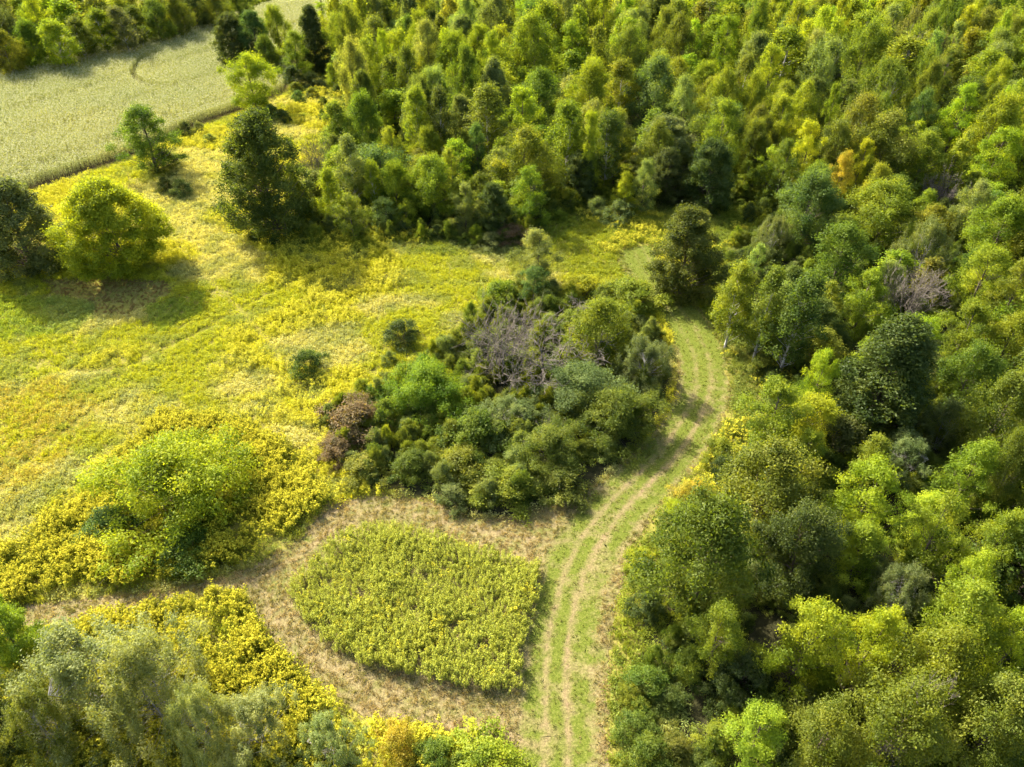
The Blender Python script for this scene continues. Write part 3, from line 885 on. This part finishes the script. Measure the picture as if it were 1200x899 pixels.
mixes = [('round', 'olive'), ('round', 'yolive'), ('ash', 'lime'), ('ash', 'bright'), ('aspen', 'yolive'), ('aspen', 'olive'), ('round', 'green'), ('dense', 'deep'),
         ('round', 'pale'), ('ash', 'pale'), ('feather', 'grey'), ('aspen', 'bright'), ('round', 'blue'), ('dense', 'grey'), ('ash', 'yolive'), ('spire', 'dark'), ('dead', 'brown'), ('round', 'deep'), ('ash', 'yellow')]
wts = np.array([8, 9, 11, 11, 7, 7, 6, 3, 6, 7, 4, 6, 3, 3, 7, .8, .6, 3, 1.2])
wts = wts / wts.sum()
fill = []
occupied = [tuple(h) for h in hx]
order = np.argsort(FP[:, 1])
for i in order:
    x, y = FP[i]
    kd, c = mixes[rng.choice(len(mixes), p=wts)]
    R = rng.uniform(1.9, 4.3) * (1.25 if kd in ('round', 'dense') else (.62 if kd in ('spire',) else 1))
    Ht = rng.uniform(8.0, 11.0) if y < 110 else rng.uniform(10, 15)
    if y > 140:
        R, Ht = R * rng.uniform(1.05, 1.55), Ht * rng.uniform(.95, 1.3)
    if edge_dist(np.array([[x, y]]), WOOD)[0] < R * .75 and inside(np.array([[x, y]]), WOOD)[0]:
        continue
    A = np.array(occupied)
    d = np.hypot(A[:, 0] - x, A[:, 1] - y)
    if (d < (A[:, 2] + R) * .62).any():
        continue
    # do not stand in front of a tree measured from the photo: lower growth there
    dx, dy = hx[:, 0] - x, hx[:, 1] - y
    infront = (dy > 0) & (dy < 13) & (np.abs(dx + x * dy / max(y, 1) * -1) < hx[:, 2] + R * .4)
    if infront.any():
        Ht *= .62
        R *= .85
    occupied.append((x, y, R, Ht))
    fill.append((x, y, R, Ht, kd, c))
def seen_size(f):
    x, y, R, Ht = f[:4]
    u, v, d = pix(np.array([[x, y, Ht * .6]]))
    if not (-20 < u[0] < 1220 and -15 < v[0] < 915):
        return 0
    return R * Ht / d[0] ** 2
fill.sort(key=seen_size, reverse=True)
n_hero = sum(1 for p in PLACED if p[7] not in ('shrub', 'spread', 'dead'))
CW = {'olive': 'olive', 'yolive': 'yellow-olive', 'lime': 'lime green', 'bright': 'bright green', 'green': 'mid-green', 'deep': 'deep green', 'pale': 'pale green', 'grey': 'grey-green',
      'blue': 'blue-green', 'dark': 'dark green', 'brown': 'bare brown', 'yellow': 'yellow'}
KW = {'round': 'rounded tree', 'ash': 'bushy tree', 'aspen': 'slender tree', 'dense': 'dense tree', 'feather': 'wispy tree', 'spire': 'spire-like tree', 'dead': 'leafless tree'}
anchors = [(p[4], p[5], p[6]) for p in PLACED if p[6]]
used_labels = {o.get('label') for o in COL.objects}
DIRS = ['to the right of', 'below and right of', 'just below', 'below and left of', 'to the left of', 'above and left of', 'just above', 'above and right of']
def filler_label(x, y, R, Ht, kd, c):
    u, v, _ = pix(np.array([[x, y, Ht * .6]]))
    for au, av, s in sorted(anchors, key=lambda a: math.hypot(a[0] - u[0], a[1] - v[0])):
        k = int(round(math.atan2(v[0] - av, u[0] - au) / (math.pi / 4))) % 8
        lab = f"{CW[c]} {KW[kd]} {DIRS[k]} the {s}"
        if lab not in used_labels and len(lab.split()) <= 16:
            used_labels.add(lab)
            return lab
rest = []
n_done = n_hero
for f in fill:
    if n_done < N_TREE_MAX and seen_size(f) > 0:
        x, y, R, Ht, kd, c = f
        plant(kd, (x, y), 2 * R, Ht, [q * 1.1 for q in PAL[c]], filler_label(*f), 'trees of the wood')
        n_done += kd != 'dead'
    else:
        rest.append(f)

# ------------------------------------------------------------------ scattered growth (nobody could count it): points that carry one plant each
def scatter_object(name, label, cat, P, protos, idx, yaw, scl, tint, tilt=.08):
    """one object of kind stuff: a plant mesh set on every point"""
    n = len(P)
    me = bpy.data.meshes.new(name)
    me.vertices.add(n)
    me.vertices.foreach_set('co', np.asarray(P, np.float32).ravel())
    rot = np.column_stack([rng.normal(0, tilt, n), rng.normal(0, tilt, n), yaw])
    scl = np.asarray(scl, float)
    if scl.ndim == 1:
        scl = np.repeat(scl[:, None], 3, 1)
    for an, tp, dat in (('rot', 'FLOAT_VECTOR', rot), ('scl', 'FLOAT_VECTOR', scl)):
        a = me.attributes.new(an, tp, 'POINT')
        a.data.foreach_set('vector', np.asarray(dat, np.float32).ravel())
    a = me.attributes.new('tint', 'FLOAT_COLOR', 'POINT')
    a.data.foreach_set('color', np.column_stack([tint, np.ones(n)]).astype(np.float32).ravel())
    a = me.attributes.new('pick', 'INT', 'POINT')
    a.data.foreach_set('value', np.asarray(idx, np.int32))
    ob = bpy.data.objects.new(name, me)
    COL.objects.link(ob)
    ob['kind'] = 'stuff'
    ob['label'] = label
    ob['category'] = cat
    ng = bpy.data.node_groups.new(name, 'GeometryNodeTree')
    ng.interface.new_socket('Geometry', in_out='INPUT', socket_type='NodeSocketGeometry')
    ng.interface.new_socket('Geometry', in_out='OUTPUT', socket_type='NodeSocketGeometry')
    N, Lk = ng.nodes, ng.links
    gi, go = N.new('NodeGroupInput'), N.new('NodeGroupOutput')
    def named(an, tp):
        q = N.new('GeometryNodeInputNamedAttribute')
        q.data_type = tp
        q.inputs['Name'].default_value = an
        return q.outputs['Attribute']
    pick, r_, s_ = named('pick', 'INT'), named('rot', 'FLOAT_VECTOR'), named('scl', 'FLOAT_VECTOR')
    join = N.new('GeometryNodeJoinGeometry')
    for i, pm in enumerate(protos):
        po = bpy.data.objects.new(name + '_plant', pm)          # never linked to the scene: only the shape
        oi = N.new('GeometryNodeObjectInfo')
        oi.inputs['Object'].default_value = po
        oi.inputs['As Instance'].default_value = True
        cmp_ = N.new('FunctionNodeCompare')
        cmp_.data_type = 'INT'
        cmp_.operation = 'EQUAL'
        Lk.new(pick, cmp_.inputs[2])
        cmp_.inputs[3].default_value = i
        ip = N.new('GeometryNodeInstanceOnPoints')
        Lk.new(gi.outputs[0], ip.inputs['Points'])
        Lk.new(cmp_.outputs[0], ip.inputs['Selection'])
        Lk.new(oi.outputs['Geometry'], ip.inputs['Instance'])
        Lk.new(r_, ip.inputs['Rotation'])
        Lk.new(s_, ip.inputs['Scale'])
        Lk.new(ip.outputs[0], join.inputs[0])
    Lk.new(join.outputs[0], go.inputs[0])
    md = ob.modifiers.new('scatter', 'NODES')
    md.node_group = ng
    return ob

def with_mat(me, mat):
    q = me.copy()
    q.materials.clear()
    q.materials.append(mat)
    return q

def lift(P):
    return np.column_stack([P, hgt(P[:, 0], P[:, 1])])

# far part of the wood
kinds = sorted({f[4] for f in rest if f[4] != 'dead'})
protos, slot = [], {}
for k in kinds:
    for j, v in enumerate(PROTO[k]):
        slot[(k, j)] = len(protos)
        cm, tm = v['crown'], v['trunk']
        a, b = np.zeros(len(cm.vertices) * 3, np.float32), np.zeros(len(tm.vertices) * 3, np.float32)
        cm.vertices.foreach_get('co', a)
        tm.vertices.foreach_get('co', b)
        fc, ft = np.zeros(len(cm.loops), np.int32), np.zeros(len(tm.loops), np.int32)
        cm.loops.foreach_get('vertex_index', fc)
        tm.loops.foreach_get('vertex_index', ft)
        lv = np.zeros(len(cm.polygons), np.float32)
        cm.attributes['leafvar'].data.foreach_get('value', lv)
        quad = a.reshape(-1, 4, 3)                                  # every third leaf, drawn larger: these stand far off
        sel = rng.random(len(quad)) < .36
        quad, lv = quad[sel], lv[sel]
        mid = quad.mean(1, keepdims=True)
        quad = (mid + (quad - mid) * 1.55).reshape(-1, 3)
        Vv = np.concatenate([quad, b.reshape(-1, 3)])
        Ff = np.concatenate([np.arange(len(quad)).reshape(-1, 4), ft.reshape(-1, 4) + len(quad)])
        q = mk_mesh('far_tree', Vv, Ff, M_LEAFI, {'leafvar': np.concatenate([lv, np.full(len(tm.polygons), .5)])})
        q.materials.append(M_BARK)
        q.polygons.foreach_set('material_index', np.concatenate([np.zeros(len(lv), np.int32), np.ones(len(tm.polygons), np.int32)]))
        protos.append(q)
rest = [f for f in rest if f[4] != 'dead']
ridx, rscl, rtint, rp = [], [], [], []
for f in rest:
    j = random.randrange(len(PROTO[f[4]]))
    v = PROTO[f[4]][j]
    ridx.append(slot[(f[4], j)])
    rscl.append((2 * f[2] / v['W'], 2 * f[2] / v['W'], f[3] / v['H']))
    rtint.append([t * random.uniform(1.0, 1.25) for t in PAL[f[5]]])
    rp.append(f[:2])
if rp:
    scatter_object('distant_wood', 'mass of small mixed treetops receding behind the nearer wood', 'wood', lift(np.array(rp)), protos, ridx, rng.random(len(rp)) * 6.28, rscl, np.array(rtint), .03)

# undergrowth of the wood and the thicket
UP = np.concatenate([jitter_grid(WOOD, 2.1, .5), jitter_grid(ISLAND, 1.7, .5), jitter_grid(TREEROW, 3, .5)])
UP = UP[visible(UP, 2, 120) & ((UP[:, 1] < 135) | (edge_dist(UP, WOOD) < 14) | inside(UP, TREEROW))]
UP = UP[~(edge_dist(UP, MOWN) < 1.6)]
n = len(UP)
pal = np.array([PAL[c] for c in ('green', 'deep', 'dark', 'olive', 'grey', 'bright', 'yolive')])
ut = pal[rng.choice(7, n, p=[.25, .2, .15, .15, .1, .08, .07])]
ui = inside(UP, ISLAND)
ut[ui] = np.array([PAL[c] for c in ('olive', 'grey', 'yolive', 'green', 'pale')])[rng.choice(5, ui.sum(), p=[.3, .25, .2, .15, .1])]
scatter_object('undergrowth', 'leafy undergrowth covering the floor of the wood and thicket', 'undergrowth', lift(UP), [with_mat(v['crown'], M_LEAFI) for v in PROTO['shrub']], rng.integers(0, 4, n),
               rng.random(n) * 6.28, np.column_stack([rng.uniform(.35, .75, n)] * 2 + [rng.uniform(.35, 1.0, n)]), ut)

# ---- herb, grass and flower shapes
def herb_mesh(name, n, h, w, leaf, asp, up=.5):
    P = rng.normal(size=(n, 3)) * [w / 2.6, w / 2.6, 0]
    P[:, 2] = h * (rng.random(n) ** .7) * np.exp(-((P[:, 0] ** 2 + P[:, 1] ** 2) / (w * w * .5)))
    V, F = leaf_quads(P, rng.normal(size=(n, 3)) * .6 + [0, 0, up], leaf * rng.uniform(.7, 1.3, n), leaf * asp)
    return V, F, np.clip(.5 + .2 * rng.normal(size=n), 0, 1)
def blades(n, h, w, bw, lean=.35):
    """arching grass blades"""
    V, F = [], []
    for i in range(n):
        a, b = rng.random() * 6.28, rng.random() * 6.28
        p = np.array([math.cos(a), math.sin(a), 0]) * w * .5 * rng.random()
        hh = h * rng.uniform(.6, 1.1)
        o = np.array([math.cos(b), math.sin(b), 0]) * lean * hh * rng.uniform(.4, 1.3)
        s = np.array([-math.sin(b), math.cos(b), 0]) * bw * .5
        k = len(V)
        V += [p - s, p + s, p + o * .4 + s * .8 + [0, 0, hh * .6], p + o * .4 - s * .8 + [0, 0, hh * .6], p + o + s * .1 + [0, 0, hh], p + o - s * .1 + [0, 0, hh]]
        F += [(k, k + 1, k + 2, k + 3), (k + 3, k + 2, k + 4, k + 5)]
    return np.array(V), np.array(F), np.repeat(np.clip(.5 + .2 * rng.normal(size=n), 0, 1), 2)
def stalks(n, h, w, leaf, tip, ntip, lpp=9):
    """leafy upright stalks with a plume at the tip: returns leaves and plumes"""
    A, B = [], []
    for i in range(n):
        p = rng.normal(size=2) * w * .33
        hh = h * rng.uniform(.75, 1.1)
        ln = rng.normal(size=2) * .08 * hh
        z = hh * np.linspace(.25, .9, lpp)
        a = np.arange(lpp) * 2.4 + rng.random() * 6
        C = np.column_stack([p[0] + ln[0] * z / hh + np.cos(a) * leaf * .42, p[1] + ln[1] * z / hh + np.sin(a) * leaf * .42, z + .02])
        Nn = np.column_stack([np.cos(a) * .6, np.sin(a) * .6, np.full(lpp, .75)]) + rng.normal(size=(lpp, 3)) * .25
        A.append((C, Nn, leaf * rng.uniform(.8, 1.3, lpp)))
        q = ntip
        C = np.column_stack([p[0] + ln[0] + rng.normal(size=q) * tip * .4, p[1] + ln[1] + rng.normal(size=q) * tip * .4, hh + rng.uniform(-.8, .5, q) * tip])
        B.append((C, rng.normal(size=(q, 3)) + [0, 0, .5], tip * rng.uniform(.5, .95, q)))
    out = []
    for S, asp in ((A, .42), (B, .62)):
        C, Nn, L = (np.concatenate([s[k] for s in S]) for k in range(3))
        V, F = leaf_quads(C, Nn, L, L * asp)
        out.append((V, F))
    (V1, F1), (V2, F2) = out
    n1, n2 = len(F1), len(F2)
    V, F = merge([(V1, F1), (V2, F2)])
    return V, F, np.clip(.5 + .18 * rng.normal(size=n1 + n2), 0, 1), np.concatenate([np.zeros(n1, np.int32), np.ones(n2, np.int32)])

def flower_material(name, c):
    m, t = new_mat(name)
    N, Lk = t.nodes, t.links
    var = N.new('ShaderNodeAttribute')
    var.attribute_name = 'leafvar'
    r = ramp(N, [tuple(x * .6 for x in c), c, (c[0] * 1.15, c[1] * 1.2, c[2] * 1.5)], .15, .85)
    Lk.new(var.outputs['Fac'], r.inputs[0])
    d, tr, mx = N.new('ShaderNodeBsdfDiffuse'), N.new('ShaderNodeBsdfTranslucent'), N.new('ShaderNodeMixShader')
    mx.inputs[0].default_value = .35
    Lk.new(r.outputs[0], d.inputs[0])
    Lk.new(r.outputs[0], tr.inputs[0])
    Lk.new(d.outputs[0], mx.inputs[1])
    Lk.new(tr.outputs[0], mx.inputs[2])
    o = N.new('ShaderNodeOutputMaterial')
    Lk.new(mx.outputs[0], o.inputs['Surface'])
    return m
M_GOLD = flower_material('goldenrod_flower', (.50, .445, .034))
M_GOLD2 = flower_material('goldenrod_flower_greenish', (.38, .385, .04))
M_TASSEL = flower_material('corn_tassel', (.42, .41, .20))

def stalk_mesh(name, fm, **k):
    V, F, va, mi = stalks(**k)
    me = mk_mesh(name, V, F, M_HERB, {'leafvar': va})
    me.materials.append(fm)
    me.polygons.foreach_set('material_index', mi)
    return me
GOLDROD = [stalk_mesh('goldenrod', M_GOLD, n=5, h=1.15, w=.62, leaf=.17, tip=.17, ntip=9, lpp=9) for _ in range(4)]
PLOTROD = [stalk_mesh('goldenrod_young', M_GOLD2, n=3, h=1.25, w=.30, leaf=.16, tip=.11, ntip=6, lpp=13) for _ in range(4)]
HERBS = [mk_mesh('herb', V, F, M_HERB, {'leafvar': a}) for V, F, a in (herb_mesh('h', 70, .7, .8, .17, .45) for _ in range(3))]
TUFTS = [mk_mesh('tuft', V, F, M_HERB, {'leafvar': a}) for V, F, a in (blades(26, .65, .55, .035) for _ in range(3))]
SHORT = [mk_mesh('short_tuft', V, F, M_HERB, {'leafvar': a}) for V, F, a in (blades(18, .16, .35, .022, .8) for _ in range(3))]

# ---- the yellow meadow
hero_xy = np.array([[p[0], p[1], p[2]] for p in PLACED if p[7] in ('shrub', 'spread')])
def meadow_points(lo, hi, dens_near, dens_far):
    X0, X1, Y0, Y1 = lo[0], hi[0], lo[1], hi[1]
    nn = int((X1 - X0) * (Y1 - Y0) * dens_near)
    P = np.column_stack([rng.uniform(X0, X1, nn), rng.uniform(Y0, Y1, nn)])
    p = np.clip((85 / np.maximum(P[:, 1], 1)) ** 1.6, dens_far / dens_near, 1)
    P = P[rng.random(nn) < p]
    P = P[visible(P, .5, 90)]
    for z in (FIELD, FIELD2, MOWN, PLOT, TREEROW):
        P = P[~inside(P, z)]
    P = P[~inside(P, WOOD) | (edge_dist(P, WOOD) < 3.5)]
    return P
P = np.concatenate([meadow_points((-115, 14), (80, 215), 8.0, 2.2)])
P = P[~(inside(P, ISLAND))]
inG = inside(P, GOLD) | inside(P, GOLD2) | inside(P, GOLD3)
PG = P[inG]
PM = P[~inG & (rng.random(len(P)) < .9)]
# colours of the meadow plants
x, y = PM[:, 0], PM[:, 1]
a, b, c = fbm(x, y, 14, 1), fbm(x * .6 + y * .5, y - x * .3, 8, 2), vnoise(x, y, 2.2, 4)
pick = rng.random(len(PM))
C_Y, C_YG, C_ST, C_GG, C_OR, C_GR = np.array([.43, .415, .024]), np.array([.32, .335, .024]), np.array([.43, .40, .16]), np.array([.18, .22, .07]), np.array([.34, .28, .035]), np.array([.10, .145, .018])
s1 = np.clip((a - .44) * 9, 0, 1)[:, None]
s2 = np.clip((b - .5) * 9, 0, 1)[:, None]
s3 = np.clip((c - .55) * 5, 0, 1)[:, None]
tint = C_YG * (1 - s1) + C_Y * s1
tint = tint * (1 - s2 * .75) + C_ST * s2 * .75
tint = tint * (1 - s3 * .5) + C_GG * s3 * .5
orange = inside(PM, poly([(-80, 470), (60, 440), (130, 470), (90, 520), (20, 580), (-80, 640)]))
tint[orange & (pick < .35)] = C_OR
for z, q in ((SHADY1, C_GR), (SHADY2, C_GR)):  # greener herbs, with the trees' cast shade also put into their tint
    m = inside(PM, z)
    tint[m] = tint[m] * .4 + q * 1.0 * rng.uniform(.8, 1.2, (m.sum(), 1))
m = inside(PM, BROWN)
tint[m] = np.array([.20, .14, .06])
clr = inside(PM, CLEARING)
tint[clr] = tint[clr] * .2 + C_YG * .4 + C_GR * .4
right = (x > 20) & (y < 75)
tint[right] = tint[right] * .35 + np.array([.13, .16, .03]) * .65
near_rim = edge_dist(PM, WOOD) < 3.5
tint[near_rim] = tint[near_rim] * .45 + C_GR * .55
tint *= rng.uniform(.88, 1.12, (len(PM), 1))
flow = (s1[:, 0] * (1 - s2[:, 0])) > .45
kind_i = np.where(pick < .48, rng.integers(0, 3, len(PM)), np.where(flow & (pick < .82), rng.integers(6, 10, len(PM)), rng.integers(3, 6, len(PM))))
kind_i[m] = rng.integers(3, 6, m.sum())
size = rng.uniform(.55, 1.05, len(PM)) * (1 + np.clip((y - 70) / 160, 0, .6))
fe = edge_dist(PM, FIELD)
size[fe < 2.4] *= .5
size[fe < 1.0] *= .2
trail = np.full(len(PM), 9.)
for tr_ in ([(-30, 610), (20, 545), (75, 505), (120, 470)], [(30, 420), (110, 440), (190, 415), (300, 350), (420, 300)], [(150, 205), (205, 290), (300, 380), (370, 470)]):
    trail = np.minimum(trail, edge_dist(PM, smooth_line(np.array([G(*q_)[0][:2] for q_ in tr_])), False))
size[trail < .45] *= .45
flat = inside(PM, BROWN)
size[flat] *= .45
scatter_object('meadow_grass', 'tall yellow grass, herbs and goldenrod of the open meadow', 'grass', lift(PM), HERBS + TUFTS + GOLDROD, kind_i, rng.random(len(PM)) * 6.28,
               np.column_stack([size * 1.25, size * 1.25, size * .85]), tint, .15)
# ---- dense goldenrod round the domed bush and in the near corner
extra = []
for z in (GOLD, GOLD2, GOLD3):
    lo, hi = z.min(0), z.max(0)
    nn = int((hi[0] - lo[0]) * (hi[1] - lo[1]) * 4)
    q = np.column_stack([rng.uniform(lo[0], hi[0], nn), rng.uniform(lo[1], hi[1], nn)])
    q = q[inside(q, z) & visible(q, .5, 90)]
    extra.append(q)
PG = np.concatenate([PG] + extra)
PG = PG[~inside(PG, MOWN)]
nG = fbm(PG[:, 0], PG[:, 1], 3.2, 11)
kg = ((nG > .34) | (rng.random(len(PG)) < .5)) & (rng.random(len(PG)) < np.clip(edge_dist(PG, GOLD) / 2.5 + .3, 0, 1))
PG, nG = PG[kg], nG[kg]
tg = np.array([.25, .27, .02]) * (1 - nG[:, None] * .5) * rng.uniform(.8, 1.25, (len(PG), 1))
mound = vnoise(PG[:, 0], PG[:, 1], 1.5, 41)
hG = rng.uniform(.8, 1.2, len(PG)) * (.55 + .4 * nG + .6 * mound)
scatter_object('goldenrod', 'dense golden-yellow flowering goldenrod round the bush and near corner', 'goldenrod', lift(PG), GOLDROD + HERBS[:1], np.where(rng.random(len(PG)) < .4, 4, rng.integers(0, 4, len(PG))),
               rng.random(len(PG)) * 6.28, hG, tg, .1)
# ---- the uncut plot between the mown paths
lo, hi = PLOT.min(0), PLOT.max(0)
st = .27
X, Y = np.meshgrid(np.arange(lo[0], hi[0], st), np.arange(lo[1], hi[1], st))
PP = np.column_stack([X.ravel(), Y.ravel()])
PP = PP + rng.uniform(-.5, .5, PP.shape) * st
PP = PP[inside(PP, PLOT)]
hole = np.array([G(x, y)[0][:2] for x, y in [(497, 682), (484, 678), (455, 665)]])
for hc, hr in zip(hole, (.5, .3, .3)):
    PP = PP[np.hypot(*(PP - hc).T) > hr]
gap = vnoise(PP[:, 0], PP[:, 1], .7, 21)
PP = PP[gap > .16]
q = fbm(PP[:, 0], PP[:, 1], 4, 8)
tp = np.array([.25, .27, .04]) * rng.uniform(.75, 1.25, (len(PP), 1)) + np.array([.05, .03, 0]) * np.clip(q - .4, 0, 1)[:, None]
scatter_object('goldenrod_plot', 'uncut fan-shaped plot of upright yellow-green goldenrod between mown paths', 'goldenrod', lift(PP), PLOTROD + GOLDROD, np.where(rng.random(len(PP)) < .02 + .15 * np.clip(q - .5, 0, 1), rng.integers(4, 8, len(PP)), rng.integers(0, 4, len(PP))),
               rng.random(len(PP)) * 6.28, rng.uniform(.72, 1.12, len(PP)) * (.78 + .42 * vnoise(PP[:, 0], PP[:, 1], 2.2, 51)), tp, .1)
# ---- short growth on the mown path
nn = int(np.prod(MOWN.max(0) - MOWN.min(0)) * 14)
PS = np.column_stack([rng.uniform(MOWN[:, 0].min(), MOWN[:, 0].max(), nn), rng.uniform(max(14, MOWN[:, 1].min()), MOWN[:, 1].max(), nn)])
PS = PS[inside(PS, MOWN) & ~inside(PS, PLOT) & visible(PS, 0, 90)]
ds = signed_dist(PS, RUT)
inrut = (np.minimum(np.abs(ds + .6), np.abs(ds - .85)) < .22) & (PS[:, 1] < 68)
PS = PS[~inrut | (rng.random(len(PS)) < .2)]
ds = signed_dist(PS, RUT)
PS = PS[(np.abs(ds) > 2.6) | (rng.random(len(PS)) < .45)]
ds = signed_dist(PS, RUT)
gr = np.clip(np.maximum.reduce([band(ds, 0, 1.0), band(ds, -1.7, 1.3), band(ds, 1.7, 1.2)]), 0, 1) * .9 + .1 + (fbm(PS[:, 0], PS[:, 1], 1.6, 13) - .45) * 1.6 + .6 * np.clip((PS[:, 1] - 62) / 14, 0, 1)
g = np.clip(gr + rng.normal(size=len(PS)) * .2, 0, 1)[:, None]
ts = (np.array([.29, .225, .105]) * (1 - g) + np.array([.135, .15, .028]) * g) * rng.uniform(.75, 1.25, (len(PS), 1))
scatter_object('mown_grass', 'short mown grass, straw and clippings on the path', 'grass', lift(PS) + [0, 0, .03], SHORT, rng.integers(0, 3, len(PS)), rng.random(len(PS)) * 6.28, rng.uniform(.6, 1.5, len(PS)) * np.where(np.abs(ds) < 2.6, .6, 1), ts, .3)

# ---- the corn
def corn_mesh(k):
    V, F, A = [], [], []
    tv, tf = tube(np.array([[0, 0, 0], [.02, 0, 1.2], [0, .02, 2.2]]), [.02, .016, .008], 3)
    parts = [(tv, tf)]
    for i in range(9):
        a = i * 3.14 + rng.normal() * .5
        z = .35 + i * .19
        o = np.array([math.cos(a), math.sin(a), 0])
        s = np.array([-math.sin(a), math.cos(a), 0]) * .045
        L = rng.uniform(.5, .75)
        p0, p1, p2 = np.array([0, 0, z]), o * L * .5 + [0, 0, z + .28], o * L + [0, 0, z + .05]
        parts.append((np.array([p0 - s, p0 + s, p1 + s, p1 - s, p2 + s * .2, p2 - s * .2]), np.array([(0, 1, 2, 3), (3, 2, 4, 5)])))
    n0 = sum(len(f) for _, f in parts)
    C = np.column_stack([rng.normal(size=(7, 2)) * .09, rng.uniform(2.12, 2.5, 7)])
    parts.append(leaf_quads(C, rng.normal(size=(7, 3)) + [0, 0, .3], np.full(7, .2), np.full(7, .07)))
    V, F = merge(parts)
    me = mk_mesh('corn_plant', V, F, M_HERB, {'leafvar': np.clip(.5 + .2 * rng.normal(size=len(F)), 0, 1)})
    me.materials.append(M_TASSEL)
    me.polygons.foreach_set('material_index', np.concatenate([np.zeros(n0, np.int32), np.ones(7, np.int32)]))
    return me
CORN = [corn_mesh(i) for i in range(4)]
rd = G(240, 145)[0][:2] - G(70, 213)[0][:2]
rd /= np.linalg.norm(rd)
rp_ = np.array([-rd[1], rd[0]])
allc = []
for z, along in ((FIELD, .38), (FIELD2, .8)):
    o = G(70, 213)[0][:2]
    q = z - o
    s0, s1_, t0, t1 = (q @ rd).min(), (q @ rd).max(), (q @ rp_).min(), (q @ rp_).max()
    S, T = np.meshgrid(np.arange(s0, s1_, along), np.arange(t0, t1, .76))
    S = S + rng.uniform(-.12, .12, S.shape)
    T = T + rng.uniform(-.07, .07, T.shape)
    cp = o + S.ravel()[:, None] * rd + T.ravel()[:, None] * rp_
    cp = cp[inside(cp, z) & visible(cp, 2, 20)]
    allc.append(cp)
PC = np.concatenate(allc)
GAP = smooth_line(np.array([G(x, y, 1.5)[0][:2] for x, y in [(186, 62), (168, 70), (157, 80), (156, 90), (166, 98), (184, 102), (204, 100)]]))
keep = vnoise(PC[:, 0], PC[:, 1], 1.6, 31) > .05
lane = ((PC - G(70, 213)[0][:2]) @ rp_) % 17.0
keep &= ~((np.abs(lane - 4) < .5) | (np.abs(lane - 6) < .5)) | (rng.random(len(PC)) < .35)
PC = PC[keep]
tc = (np.array([.25, .265, .08]) + np.array([.05, .03, .0]) * (fbm(PC[:, 0], PC[:, 1], 18, 6) - .5)[:, None] * 2) * rng.uniform(.92, 1.08, (len(PC), 1))
scatter_object('corn', 'pale green tasselled corn filling the field beyond the meadow', 'corn', lift(PC), CORN, rng.integers(0, 4, len(PC)), rng.random(len(PC)) * 6.28, rng.uniform(.88, 1.08, len(PC)) * np.where(edge_dist(PC, GAP, False) < .8, .5, 1), tc, .05)
print('trees', n_done, 'rest', len(rest), 'undergrowth', len(UP), 'meadow', len(PM), 'gold', len(PG), 'plot', len(PP), 'short', len(PS), 'corn', len(PC))
